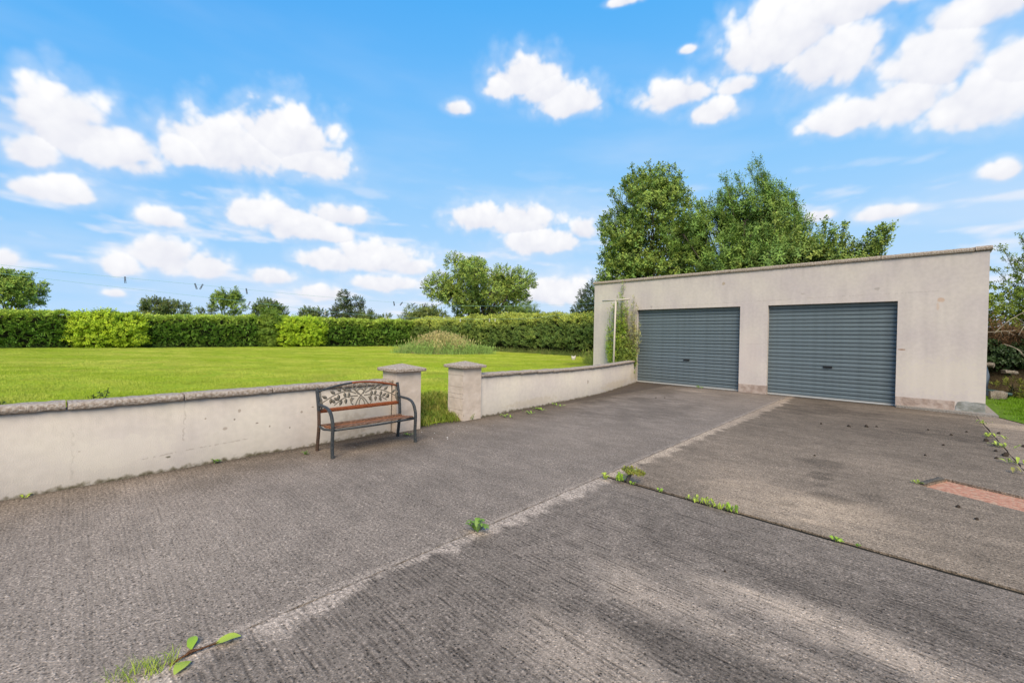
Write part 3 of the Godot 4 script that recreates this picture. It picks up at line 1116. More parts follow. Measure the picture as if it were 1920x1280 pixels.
	for k in 2:
		var places := []
		var tints := []
		r.seed = 70 + k
		for i in 2900:
			var x := -6.4 - 32.0 * r.randf()
			var z := r.randf_range(-26.0, 7.0)
			if x > wall_x(z) - 0.35 or (x > -9.6 and z < -14.0): continue
			var b := Basis(Vector3.UP, r.randf_range(0, TAU))
			places.append(Transform3D(b, Vector3(x, lawn_y(x, z) - 0.004, z)))
			var stripe := sin((x * 0.35 + z) * 2.1 + tone.get_noise_2d(x, z) * 4.0) * 0.06
			var n := tone.get_noise_2d((x - z) * 0.25, (x + z) * 0.9) + tone.get_noise_2d((x - z) * 1.2, (x + z) * 4.0) * 0.8
			var c := Color(0.34, 0.43, 0.035).lerp(Color(0.54, 0.55, 0.10), clampf(0.4 + n * 0.9 + stripe, 0, 1))
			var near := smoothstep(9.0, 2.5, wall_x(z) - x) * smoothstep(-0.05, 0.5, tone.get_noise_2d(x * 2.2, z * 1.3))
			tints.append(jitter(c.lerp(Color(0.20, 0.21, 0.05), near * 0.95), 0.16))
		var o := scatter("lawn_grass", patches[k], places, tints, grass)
		tag(o, "short mown yellow green grass of the lawn behind the wall" if k == 0 else "bright short grass blades growing all over the lawn", "grass", "", "stuff")
	# rough grass on the bank between the pillars
	var rough := blade_patch(46, 0.34, 0.05, 0.17, 0.013, 0.9, 64)
	var rp := []
	var rt := []
	for i in 190:
		var z := r.randf_range(-5.3, -3.7)
		var x := wall_x(z) - 0.13 - 1.1 * r.randf()
		rp.append(Transform3D(Basis(Vector3.UP, r.randf_range(0, TAU)), Vector3(x, lawn_y(x, z) - 0.01, z)))
		rt.append(jitter(Color(0.15, 0.23, 0.025).lerp(Color(0.36, 0.31, 0.07), r.randf() ** 1.5), 0.35))
	tag(scatter("bank_grass", rough, rp, rt, grass), "rough dark grass on the little bank in the gap between the two pillars", "grass", "", "stuff")

# ---------------------------------------------------------------- garden walls and pillars
var stone: StandardMaterial3D
var cream := Color(0.50, 0.44, 0.38)

func build_walls() -> void:
	dash = noise_tex(0.06, 5, 81, 512, [])
	stone = stone_mat([[0.15, Color(0.20, 0.145, 0.11)], [0.4, Color(0.33, 0.26, 0.205)], [0.58, Color(0.38, 0.31, 0.25)], [0.72, Color(0.54, 0.48, 0.42)], [0.85, Color(0.42, 0.34, 0.275)]], 0.05, 1.0, 0.7, 83)
	# left wall
	var line := []
	for z in [3.0, 2.0, 1.0, 0.5, -0.3, -1.1, -2.0, -2.8, -3.55]: line.append(Vector2(wall_x(z), z))
	var w1 := thing("garden_wall", "low cream rendered wall behind the bench, running off the left edge", "wall", Vector3(-6.1, 0, -0.3))
	var map1 := plaster_map(1536, 192, 6.6, 0.84, cream, [[4.6, 0.42, 0.022, 0.012, 0.35, 0.3, 0.26, 0.6], [4.35, 0.5, 0.012, 0.012, 0.3, 0.27, 0.24, 0.7], [4.4, 0.6, 0.02, 0.025, 0.5, 0.45, 0.4, 0.6], [4.25, 0.4, 0.03, 0.02, 0.5, 0.45, 0.4, 0.5], [4.75, 0.36, 0.014, 0.02, 0.35, 0.3, 0.26, 0.6], [4.05, 0.55, 0.012, 0.01, 0.4, 0.35, 0.3, 0.6], [5.15, 0.5, 0.02, 0.02, 0.45, 0.4, 0.36, 0.6], [5.4, 0.3, 0.014, 0.012, 0.4, 0.35, 0.3, 0.6], [2.2, 0.5, 0.012, 0.01, 0.45, 0.4, 0.36, 0.5], [3.0, 0.36, 0.012, 0.01, 0.45, 0.4, 0.36, 0.5], [5.0, 0.3, 0.012, 0.012, 0.3, 0.27, 0.24, 0.7], [5.3, 0.55, 0.02, 0.012, 0.4, 0.35, 0.3, 0.6], [3.3, 0.3, 0.5, 0.2, 0.80, 0.76, 0.70, 0.4], [3.7, 0.16, 0.025, 0.012, 0.3, 0.28, 0.22, 0.7], [5.9, 0.2, 0.3, 0.2, 0.62, 0.56, 0.49, 0.4]], 0.055, 5, [[3.85, 0.8, 3.85, 0.25, 0.3], [3.5, 0.18, 4.5, 0.24, 0.35], [2.95, 0.6, 2.95, 0.1, 0.15]])
	var b1 := obj("render", line_wall(line, 0.21, -0.06, func(_z): return 0.795, 6.6, 0.84), plaster_mat(map1), w1)
	b1.position = -w1.position
	var z0 := 2.883
	var k := 0
	while z0 > -3.5:
		var z1 := maxf(z0 - 0.93, -3.56)
		var a := Vector2(wall_x(z0), z0)
		var b := Vector2(wall_x(z1), z1)
		var c := obj("coping_stone", worn_bar(a.distance_to(b) - 0.008, 0.066, 0.28, 0.01, 0.0045, 100 + k), stone, w1)
		var mid := (a + b) / 2
		c.position = Vector3(mid.x - 0.105, 0.797 + 0.004 * (k % 3 - 1), mid.y) - w1.position
		c.rotation.y = atan2(-(b - a).y, (b - a).x)
		z0 = z1
		k += 1
	# curved wall
	var line2 := []
	for i in 31:
		var z := lerpf(-5.2, -14.235, i / 30.0)
		line2.append(Vector2(wall_x(z), z))
	var w2 := thing("garden_wall", "low cream rendered wall curving from the right pillar to the garage", "wall", Vector3(-6.3, 0, -9.7))
	var top2 := func(z): return 0.79 - 0.045 * smoothstep(-5.5, -9.0, z)
	var map2 := plaster_map(1536, 144, 9.3, 0.84, cream, [[9.0, 0.35, 0.35, 0.3, 0.60, 0.55, 0.42, 0.5], [8.5, 0.3, 0.3, 0.25, 0.66, 0.6, 0.5, 0.4], [4.4, 0.4, 0.04, 0.05, 0.45, 0.4, 0.36, 0.6], [6.6, 0.15, 1.4, 0.14, 0.70, 0.63, 0.53, 0.4], [2.0, 0.12, 1.0, 0.1, 0.68, 0.62, 0.53, 0.35]], 0.05, 6)
	var b2 := obj("render", line_wall(line2, 0.21, -0.06, top2, 9.3, 0.84), plaster_mat(map2), w2)
	b2.position = -w2.position
	z0 = -5.42
	k = 0
	while z0 > -14.1:
		var z1 := maxf(z0 - 0.62, -14.2)
		var a := Vector2(wall_x(z0), z0)
		var b := Vector2(wall_x(z1), z1)
		var c := obj("coping_stone", worn_bar(a.distance_to(b) - 0.002, 0.062, 0.27, 0.012, 0.005, 140 + k), stone, w2)
		var mid := (a + b) / 2
		c.position = Vector3(mid.x - 0.1, top2.call(mid.y) + 0.002, mid.y) - w2.position
		c.rotation.y = atan2(-(b - a).y, (b - a).x)
		z0 = z1
		k += 1
	# gate pillars
	var shaft := stone_mat([[0.1, Color(0.50, 0.41, 0.335)], [0.5, Color(0.56, 0.46, 0.38)], [0.9, Color(0.61, 0.51, 0.43)]], 0.012, 1.6, 0.4, 91)
	pillar(Vector3(-6.245, 0, -3.80), "left gate pillar, pinkish grey render with pyramid stone cap, behind the bench end", shaft, false)
	pillar(Vector3(-6.245, 0, -5.19), "right gate pillar with cracked block lines showing in its left face", shaft, true)

func pillar(at: Vector3, label: String, shaft: Material, blocks: bool) -> void:
	var t := thing("gate_pillar", label, "pillar", at)
	var h := 0.985
	if blocks: # shallow cracked joints let into the face towards the gate
		obj("render", box_mesh(Vector3(-0.225, -0.05, -0.225), Vector3(0.225, h, 0.219)), shaft, t)
		var r := RandomNumberGenerator.new()
		r.seed = 3
		var ys := [0.0, 0.2, 0.415, 0.5, 0.63, 0.85, h]
		for i in ys.size() - 1:
			var split := r.randf_range(-0.1, 0.12)
			for q in ([[-0.225, split - 0.002], [split + 0.002, 0.225]] if i % 2 == 0 else [[-0.225, 0.225]]):
				var st := begin()
				var d := r.randf_range(0.0, 0.005)
				box(st, Vector3(q[0], ys[i] + 0.003, 0.219), Vector3(q[1], ys[i + 1] - (0.003 if i < 5 else 0.0), 0.2265 + d))
				obj("block", done(st), shaft, t)
	else:
		obj("render", box_mesh(Vector3(-0.225, -0.05, -0.235), Vector3(0.225, h, 0.225)), shaft, t)
	var st2 := begin()
	var w := 0.295
	var ring := [[w - 0.012, h], [w, h + 0.01], [w, h + 0.048], [w - 0.01, h + 0.056]]
	var c := func(q, i): return Vector3(q[0] * [1, 1, -1, -1][i], q[1], q[0] * [1, -1, -1, 1][i])
	for k in 3:
		for i in 4: quad(st2, c.call(ring[k], i), c.call(ring[k], (i + 1) % 4), c.call(ring[k + 1], (i + 1) % 4), c.call(ring[k + 1], i))
	for i in 4:
		tri(st2, c.call(ring[3], i), c.call(ring[3], (i + 1) % 4), Vector3(0, h + 0.128, 0))
		tri(st2, c.call(ring[0], (i + 1) % 4), c.call(ring[0], i), Vector3(0, h, 0))
	obj("cap", done(st2), stone, t)

# ---------------------------------------------------------------- garage
func build_garage() -> void:
	var g := thing("garage", "long flat-roofed cream double garage with two grey roller doors", "garage", Vector3(-4, 0, -14.24))
	var zf := -14.24
	var zb := -20.6
	var top := 3.72
	var u0 := -9.17
	var map := plaster_map(2048, 740, 10.4, 3.75, Color(cream.r * 1.06, cream.g * 1.06, cream.b * 1.13), [[9.65, 2.64, 0.07, 0.06, 0.72, 0.56, 0.44, 0.45], [9.6, 2.5, 0.03, 0.12, 0.76, 0.64, 0.54, 0.4], [8.98, 1.44, 0.07, 0.018, 0.55, 0.42, 0.33, 0.8], [4.8, 3.4, 0.05, 0.06, 0.6, 0.52, 0.4, 0.5], [2.4, 2.75, 0.04, 0.05, 0.55, 0.52, 0.5, 0.5], [6.9, 2.95, 0.05, 0.04, 0.6, 0.56, 0.52, 0.5], [8.5, 2.98, 0.06, 0.05, 0.58, 0.55, 0.52, 0.5], [9.7, 0.8, 0.8, 0.5, 0.83, 0.79, 0.72, 0.4], [5.6, 1.2, 0.3, 0.7, 0.80, 0.74, 0.71, 0.3]], 0.05, 15, [[2.2, 2.74, 9.6, 2.86, 0.30], [0.3, 1.4, 0.6, 1.41, 0.3], [5.5, 1.5, 6.0, 1.49, 0.25]])
	var pm := plaster_mat(map, 0.12)
	var st := begin()
	var l := 2.655
	wall_box(st, Vector3(-9.17, -0.05, zf - 0.22), Vector3(-7.33, l, zf), u0, 10.4, 3.75)
	wall_box(st, Vector3(-3.87, -0.05, zf - 0.22), Vector3(-3.115, l, zf), u0, 10.4, 3.75)
	wall_box(st, Vector3(-0.275, -0.05, zf - 0.22), Vector3(1.23, l, zf), u0, 10.4, 3.75)
	wall_box(st, Vector3(-9.17, l, zf - 0.22), Vector3(1.23, top, zf), u0, 10.4, 3.75)
	var front := obj("front_wall", done(st), pm, g)
	front.position = -g.position
	var st2 := begin()
	wall_box(st2, Vector3(-9.17, -0.05, zb), Vector3(-8.95, top, zf - 0.22), u0, 10.4, 3.75)
	wall_box(st2, Vector3(1.01, -0.05, zb), Vector3(1.23, top, zf - 0.22), u0, 10.4, 3.75)
	wall_box(st2, Vector3(-8.95, -0.05, zb), Vector3(1.01, top, zb + 0.22), u0, 10.4, 3.75)
	var sides := obj("side_walls", done(st2), pm, g)
	sides.position = -g.position
	var roof := obj("roof", box_mesh(Vector3(-8.95, 3.3, zb + 0.22), Vector3(1.01, 3.45, zf - 0.22)), mat(Color(0.06, 0.06, 0.06), 0.9), g)
	roof.position = -g.position
	# coping along the front and the right side
	var joints := [-9.22, -6.69, -4.17, -2.6, -0.61, 1.0, 1.275]
	for i in joints.size() - 1:
		var len: float = joints[i + 1] - joints[i]
		var c := obj("coping_stone", worn_bar(len - 0.008, 0.098, 0.31, 0.012, 0.004, 200 + i), stone, g)
		c.position = Vector3((joints[i] + joints[i + 1]) / 2, top + 0.002 + [0.0, 0.003, 0.0, 0.002, 0.004, 0.016][i], zf - 0.11) - g.position
	for i in 4:
		var c := obj("coping_stone", worn_bar(1.53, 0.098, 0.31, 0.012, 0.004, 210 + i), stone, g)
		c.position = Vector3(1.12, top + 0.002, zf - 0.27 - 0.77 - i * 1.54) - g.position
		c.rotation.y = PI / 2
	# painted plinth, and the bare cement patch at the right corner
	var plinth := stone_mat([[0.2, Color(0.30, 0.225, 0.185)], [0.5, Color(0.38, 0.295, 0.25)], [0.8, Color(0.43, 0.35, 0.30)]], 0.012, 1.4, 0.6, 95)
	for q in [[-3.866, -3.118, 0.255], [-0.27, 0.75, 0.262]]:
		var p := obj("plinth", box_mesh(Vector3(q[0], -0.04, zf - 0.001), Vector3(q[1], q[2], zf + 0.008)), plinth, g)
		p.position = -g.position
	var jamb := obj("plinth", box_mesh(Vector3(-3.1135, -0.04, zf - 0.125), Vector3(-3.107, 0.256, zf + 0.008)), plinth, g)
	jamb.position = -g.position
	var ps := begin()
	var outline := [Vector2(0.752, -0.04), Vector2(1.232, -0.04), Vector2(1.232, 0.262), Vector2(1.1, 0.272), Vector2(1.0, 0.268), Vector2(0.93, 0.282), Vector2(0.84, 0.262), Vector2(0.80, 0.25), Vector2(0.77, 0.16)]
	for i in range(1, outline.size() - 1):
		tri(ps, Vector3(outline[0].x, outline[0].y, zf + 0.01), Vector3(outline[i].x, outline[i].y, zf + 0.01), Vector3(outline[i + 1].x, outline[i + 1].y, zf + 0.01))
	for i in outline.size():
		var a: Vector2 = outline[i]
		var b: Vector2 = outline[(i + 1) % outline.size()]
		quad(ps, Vector3(b.x, b.y, zf + 0.01), Vector3(a.x, a.y, zf + 0.01), Vector3(a.x, a.y, zf - 0.002), Vector3(b.x, b.y, zf - 0.002))
	var patch := obj("cement_patch", done(ps), stone_mat([[0.15, Color(0.19, 0.19, 0.165)], [0.5, Color(0.26, 0.26, 0.24)], [0.85, Color(0.35, 0.345, 0.33)]], 0.012, 1.1, 0.4, 97), g)
	patch.position = -g.position
	patch.set_meta("label", "bare grey cement patch at the foot of the right corner")
	# footing
	var fs := begin()
	var fo := [Vector2(-0.25, zf + 0.004), Vector2(-0.25, -14.15), Vector2(1.40, -13.90), Vector2(1.43, -20.5), Vector2(1.235, -20.5), Vector2(1.235, zf + 0.004)]
	var fy := 0.05
	for t in [[0, 1, 2], [0, 2, 5], [5, 2, 3], [5, 3, 4]]:
		tri(fs, Vector3(fo[t[0]].x, fy, fo[t[0]].y), Vector3(fo[t[1]].x, fy, fo[t[1]].y), Vector3(fo[t[2]].x, fy, fo[t[2]].y))
	for i in 3:
		quad(fs, Vector3(fo[i].x, -0.05, fo[i].y), Vector3(fo[i + 1].x, -0.05, fo[i + 1].y), Vector3(fo[i + 1].x, fy, fo[i + 1].y), Vector3(fo[i].x, fy, fo[i].y))
	var foot := obj("footing", done(fs), stone_mat([[0.2, Color(0.22, 0.19, 0.16)], [0.8, Color(0.36, 0.32, 0.28)]], 0.03, 0.7, 0.8, 99), g)
	foot.position = -g.position
	# roller doors
	var sheet := mat(Color(0.12, 0.152, 0.168), 0.45, 0.5)
	sheet.detail_enabled = true
	sheet.detail_blend_mode = BaseMaterial3D.BLEND_MODE_MUL
	sheet.detail_albedo = noise_tex(0.02, 5, 105, 512, [[0.2, Color(0.88, 0.88, 0.88)], [0.5, Color(0.95, 0.95, 0.95)], [0.8, Color(1, 1, 1)]])
	sheet.uv1_triplanar = false
	var sheets := [sheet, sheet.duplicate(), sheet.duplicate()]
	sheets[1].albedo_color = sheet.albedo_color * 0.965
	sheets[2].albedo_color = sheet.albedo_color * 1.025
	var dark := mat(Color(0.02, 0.022, 0.024), 0.6)
	var rail := mat(Color(0.42, 0.42, 0.41), 0.5, 0.5)
	var handle := mat(Color(0.008, 0.008, 0.009), 0.4, 0.5)
	var d := 0
	for q in [[-7.33, -3.87, -5.54], [-3.115, -0.275, -1.67]]:
		var door := Node3D.new()
		door.name = "roller_door"
		g.add_child(door, true)
		door.position = Vector3((q[0] + q[1]) / 2, 0, zf - 0.14) - g.position
		door.set_meta("label", ["left roller door, grey ribbed steel, next to the climbing shrubs", "right roller door, grey ribbed steel, nearer the garage corner"][d])
		var w: float = q[1] - q[0] + 0.06
		obj("backing", box_mesh(Vector3(-w / 2, 0.0, -0.05), Vector3(w / 2, l + 0.1, -0.03)), dark, door)
		var pitch := 0.1085
		var sl := slat_mesh(w, pitch)
		for i in 24:
			var s := obj("slat", sl, sheets[(i * 7 + d * 3) % 3], door)
			s.position = Vector3(0, 0.055 + i * pitch, 0.0)
		obj("bottom_rail", box_mesh(Vector3(-w / 2 + 0.03, 0.008, -0.028), Vector3(w / 2 - 0.03, 0.052, 0.006)), rail, door)
		var hm := begin()
		var hx: float = q[2] - (q[0] + q[1]) / 2
		box(hm, Vector3(hx - 0.10, 0.875, 0.0), Vector3(hx + 0.10, 0.935, 0.022))
		box(hm, Vector3(hx - 0.02, 0.89, 0.022), Vector3(hx + 0.055, 0.915, 0.045))
		obj("handle", done(hm), handle, door)
		d += 1

func slat_mesh(w: float, pitch: float) -> ArrayMesh:
	var st := SurfaceTool.new()
	st.begin(Mesh.PRIMITIVE_TRIANGLES)
	var prof := [Vector2(0.0, -0.026), Vector2(0.003, -0.010), Vector2(0.009, -0.001), Vector2(0.02, 0.0), Vector2(pitch * 0.5, 0.001), Vector2(pitch - 0.03, 0.0), Vector2(pitch - 0.022, -0.002), Vector2(pitch - 0.016, -0.012), Vector2(pitch - 0.012, -0.02), Vector2(pitch, -0.026)]
	st.set_smooth_group(0)
	for i in prof.size() - 1:
		var p := [Vector3(-w / 2, prof[i].x, prof[i].y), Vector3(w / 2, prof[i].x, prof[i].y), Vector3(w / 2, prof[i + 1].x, prof[i + 1].y), Vector3(-w / 2, prof[i + 1].x, prof[i + 1].y)]
		for k in [0, 2, 1, 0, 3, 2]:
			st.set_uv(Vector2(p[k].x / 1.5, p[k].y / 1.5))
			st.add_vertex(p[k])
	return done(st)

# ---------------------------------------------------------------- hedges and trees
var bark: StandardMaterial3D
var twig_wood: StandardMaterial3D
var leaves_soft: StandardMaterial3D
var leaves_gloss: StandardMaterial3D

func build_far_plants() -> void:
	bark = stone_mat([[0.2, Color(0.05, 0.04, 0.03)], [0.8, Color(0.16, 0.13, 0.10)]], 0.04, 0.8, 2.0, 111)
	twig_wood = stone_mat([[0.2, Color(0.018, 0.022, 0.010)], [0.8, Color(0.05, 0.05, 0.025)]], 0.04, 0.8, 2.0, 113)
	leaves_soft = leaf_mat(0.55, 0.55)
	leaves_gloss = leaf_mat(0.35, 0.35)
	var spray := spray_mesh(6, 0.2, 0.055, 1)
	var small := leaf_cluster(8, 0.22, 0.10, 0.055, 2)
	var broad := leaf_cluster(6, 0.28, 0.13, 0.095, 3)
	var far := leaf_cluster(7, 0.5, 0.30, 0.17, 4)
	var narrow := leaf_cluster(9, 0.4, 0.16, 0.05, 5)
	# clipped conifer hedge along the far side of the lawn
	var h := thing("hedge", "long clipped dark green conifer hedge across the far left of the lawn", "hedge", Vector3(-38.6, 0.3, -11))
	make_hedge(h, Vector2(-38.6, -26.0), Vector2(-38.6, 10.0), 0.3, 2.75, 2.08, 1.8, spray, 78.0, 1.0, Color(0.155, 0.30, 0.05), Color(0.36, 0.50, 0.085), 0.26, 0.12, 301, twig_wood, leaves_soft)
	var h2 := thing("hedge", "bushy mixed green hedge from the far corner to the garage", "hedge", Vector3(-24, 0.3, -25.4))
	make_hedge(h2, Vector2(-6.0, -25.4), Vector2(-38.0, -25.4), 0.3, 2.95, 2.72, 2.0, small, 62.0, 1.25, Color(0.13, 0.21, 0.05), Color(0.38, 0.46, 0.09), 0.42, 0.45, 302, twig_wood, leaves_soft)
	# golden shrubs grown into the far hedge
	var gold := Color(0.37, 0.52, 0.035)
	var b1 := []
	for q in [[-0.8, 0.7, 0.8], [0.6, 0.7, 0.85], [0.0, 1.5, 0.85], [-1.0, 1.6, 0.7], [1.0, 1.6, 0.75], [0.2, 2.0, 0.55], [-0.5, 1.0, 0.8], [1.3, 0.8, 0.6], [-1.3, 0.6, 0.5]]: b1.append([Vector3(0.15 * sin(q[0] * 9), q[1], q[0]), q[2]])
	make_bush("golden_shrub", "left golden yellow shrub, loose and leafy, growing out of the hedge", "shrub", Vector3(-37.55, 0.3, -1.35), b1, small, 2600, 1.15, gold, 311, twig_wood, leaves_soft, 0.35)
	var b2 := []
	for q in [[-1.2, 0.7, 0.75], [0.0, 0.7, 0.8], [1.2, 0.7, 0.75], [-1.3, 1.7, 0.75], [0.0, 1.8, 0.8], [1.25, 1.7, 0.75], [-0.6, 1.2, 0.8], [0.7, 1.2, 0.8], [0.5, 2.1, 0.6], [-0.7, 2.1, 0.6]]: b2.append([Vector3(0.1 * sin(q[0] * 7), q[1], q[0]), q[2]])
	make_bush("golden_shrub", "right golden shrub clipped to a rounded block in the far hedge", "shrub", Vector3(-37.4, 0.3, -13.0), b2, small, 3200, 1.0, Color(0.374, 0.540, 0.035), 312, twig_wood, leaves_soft, 0.35)
	var b3 := []
	for q in [[0.0, 0.6, 0.6], [0.1, 1.3, 0.62], [-0.1, 2.0, 0.62], [0.0, 2.65, 0.58]]: b3.append([Vector3(0, q[1], q[0]), q[2]])
	make_bush("green_shrub", "narrow light green bush taller than the hedge, left of the clipped golden shrub", "shrub", Vector3(-37.5, 0.3, -10.7), b3, small, 1100, 1.0, Color(0.169, 0.273, 0.039), 313, twig_wood, leaves_soft, 0.4)
	# trees beyond the hedges
	make_tree("broad_tree", "round-headed broadleaf tree standing alone beyond the hedge corner", Vector3(-35.9, 0, -32.2), broad_head(), Vector3(0.4, 2.6, 0), 0.42, far, 7600, 0.68, Color(0.206, 0.317, 0.071), 401, bark, leaves_soft, -0.12, tree_shoots(14, 4.6, 6.0, 1.6, 9.4, 4), 0.7)
	make_tree("left_tree", "leafy green tree at the left edge beyond the hedge", Vector3(-70.2, 0, 5.1), egg_blobs(12, 2.7, 2.9, 4.9, 1.0, 21), Vector3(0, 2.2, 0), 0.2, far, 1500, 0.75, Color(0.220, 0.338, 0.060), 402, bark, leaves_soft, -0.1, tree_shoots(16, 2.2, 5.2, 0.2, 8.2, 5), 0.5)
	make_tree("young_tree", "small slender tree with a pointed open crown above the hedge", Vector3(-61.6, 0, -12.8), egg_blobs(9, 1.7, 2.2, 4.8, 0.8, 22) , Vector3(0, 2.0, 0), 0.14, far, 800, 0.65, Color(0.186, 0.287, 0.051), 403, bark, leaves_soft, -0.1, tree_shoots(10, 1.0, 5.2, 0.1, 7.7, 6), 0.4)
	make_tree("bush_tree", "dense round green bush rising just left of the clipped golden shrub's top", Vector3(-61.1, 0, -17.5), egg_blobs(9, 2.0, 2.0, 3.5, 1.2, 23), Vector3(0, 1.5, 0), 0.16, far, 850, 0.8, Color(0.111, 0.176, 0.039), 404, bark, leaves_soft, -0.4)
	make_tree("dark_tree", "dark twin-topped tree in the middle distance behind the washing lines", Vector3(-60.4, 0, -27.9), [[Vector3(-0.6, 3.0, 1.4), 1.5], [Vector3(-0.2, 4.6, 1.3), 1.3], [Vector3(0, 6.1, 1.1), 0.9], [Vector3(0, 7.2, 1.0), 0.6], [Vector3(0, 3.2, -0.6), 1.6], [Vector3(0, 4.8, -0.8), 1.3], [Vector3(0, 6.2, -1.0), 0.9], [Vector3(0.2, 3.3, -2.2), 1.2], [Vector3(0.2, 4.6, -2.3), 1.0], [Vector3(0, 2.6, 2.6), 1.0]], Vector3(0, 2.0, 0), 0.2, far, 1500, 0.8, Color(0.078, 0.111, 0.046), 405, bark, leaves_soft, -0.1)
	make_tree("shrub_tree", "low grey green tree showing over the hedge between young tree and left golden shrub", Vector3(-77.6, 0, -8.6), egg_blobs(9, 2.6, 1.7, 4.4, 1.2, 24), Vector3(0, 2.0, 0), 0.16, far, 700, 0.9, Color(0.130, 0.182, 0.052), 406, bark, leaves_soft, -0.1)
	for q in [[-87.8, -12.6, 6.4, "leftmost"], [-86.3, -14.1, 5.9, "middle"], [-84.9, -15.5, 6.5, "rightmost"]]:
		var bl := []
		for i in 5: bl.append([Vector3(0.1 * (i % 2), 2.2 + i * (q[2] - 2.9) / 4.0, 0.15 * (i % 3)), 0.85 - 0.1 * i])
		make_tree("poplar", q[3] + " of three small upright trees in a row above the hedge", Vector3(q[0], 0, q[1]), bl, Vector3(0, 2.0, 0), 0.12, far, 300, 0.75, Color(0.130, 0.189, 0.058), 410 + int(q[2] * 10), bark, leaves_soft, -0.3, [], 0.4, "upright trees beyond the hedge")
	make_tree("shrub_tree", "low green bush over the hedge right of the clipped golden shrub", Vector3(-61.9, 0, -23.2), egg_blobs(9, 1.9, 1.7, 3.5, 1.0, 25), Vector3(0, 1.6, 0), 0.14, far, 600, 0.8, Color(0.111, 0.163, 0.046), 420, bark, leaves_soft, -0.15)
	make_tree("shrub_tree", "small bush over the hedge right of the dark twin-topped tree", Vector3(-55.8, 0, -29.5), egg_blobs(8, 2.2, 1.5, 3.4, 1.0, 26), Vector3(0, 1.6, 0), 0.14, far, 600, 0.8, Color(0.130, 0.182, 0.046), 421, bark, leaves_soft, -0.1)
	make_tree("dome_tree", "distant dome-shaped tree left of the round-headed broadleaf tree", Vector3(-59.5, 0, -39.9), egg_blobs(14, 4.4, 2.3, 4.2, 1.4, 27), Vector3(0, 2.2, 0), 0.2, far, 1500, 0.9, Color(0.156, 0.208, 0.052), 422, bark, leaves_soft, -0.35)
	make_tree("shrub_tree", "thin wispy bush rising from the hedge right of the broadleaf tree", Vector3(-24.6, 0.2, -27.0), egg_blobs(8, 1.5, 1.1, 3.2, 0.7, 28), Vector3(0, 1.6, 0), 0.08, narrow, 800, 0.9, Color(0.130, 0.208, 0.046), 423, bark, leaves_soft, 0.0, tree_shoots(12, 1.2, 3.2, 0.3, 4.5, 7), 0.4)
	make_tree("evergreen_tree", "dark evergreen tree against the left corner of the garage", Vector3(-17.9, 0.2, -27.9), egg_blobs(14, 1.9, 2.0, 3.6, 0.9, 29), Vector3(0, 1.8, 0), 0.12, small, 2200, 1.2, Color(0.072, 0.111, 0.033), 424, bark, leaves_soft, -0.3)
	# trees behind the garage
	make_tree("sycamore", "tall dense broadleaf tree behind the left end of the garage", Vector3(-11.6, 0, -23.6), sycamore_blobs(), Vector3(0.1, 3.5, 0), 0.26, broad, 8600, 1.0, Color(0.166, 0.271, 0.061), 431, bark, leaves_soft, -0.18, tree_shoots(16, 2.2, 9.3, 0.5, 12.3, 8), 0.75)
	make_tree("ash_tree", "tree with tall wind-swept upright shoots behind the middle of the garage", Vector3(-6.5, 0, -23.8), ash_blobs(), Vector3(0, 3.2, 0), 0.22, narrow, 8200, 1.05, Color(0.161, 0.276, 0.061), 432, bark, leaves_soft, -0.05, ash_shoots(), 0.5)
	make_tree("low_tree", "low spreading tree with loose sprays above the right half of the garage roof", Vector3(-2.6, 0, -22.6), [[Vector3(-2.6, 5.6, 0.0), 1.0], [Vector3(-1.7, 5.4, 0.2), 0.9], [Vector3(-3.0, 4.6, 0.0), 1.2], [Vector3(-2.2, 4.6, 0.3), 1.1], [Vector3(-1.2, 4.9, 0.6), 1.1], [Vector3(-0.2, 4.6, 0.2), 1.1], [Vector3(0.8, 4.6, 0.5), 0.9], [Vector3(1.4, 4.2, 0.3), 0.7], [Vector3(-1.8, 3.6, 0), 1.2], [Vector3(0.3, 3.6, 0), 1.2]], Vector3(0, 2.6, 0), 0.14, broad, 3400, 1.0, Color(0.170, 0.265, 0.065), 433, bark, leaves_soft, 0.0, low_shoots(), 0.7)

func tree_shoots(n: int, spread: float, y0: float, lean: float, y1: float, seed_: int) -> Array:
	var r := RandomNumberGenerator.new()
	r.seed = seed_
	var out := []
	for i in n:
		var a := r.randf_range(0, TAU)
		var d := sqrt(r.randf()) * spread
		var p := Vector3(cos(a) * d, y0, sin(a) * d)
		var h := (y1 - y0) * r.randf_range(0.45, 1.0) * sqrt(maxf(0.1, 1.0 - pow(d / (spread * 1.15), 2.0)))
		out.append([p, p + Vector3(cos(a) * 0.1, h * 0.5, sin(a) * 0.1), p + Vector3(cos(a) * 0.3 - lean * 0.3, h, sin(a) * 0.3)])
	return out

func broad_head() -> Array:
	var out := egg_blobs(22, 5.9, 3.6, 7.2, 1.5, 33)
	out.append_array([[Vector3(0.5, 4.2, -0.5), 1.6], [Vector3(-1.5, 4.2, 1.0), 1.5], [Vector3(2.0, 4.0, -1.5), 1.4], [Vector3(0, 3.0, 0), 1.5], [Vector3(-1.3, 2.8, 1.2), 1.2], [Vector3(1.4, 2.8, -1.2), 1.2], [Vector3(-2.5, 10.0, 2.0), 1.1]])
	return out

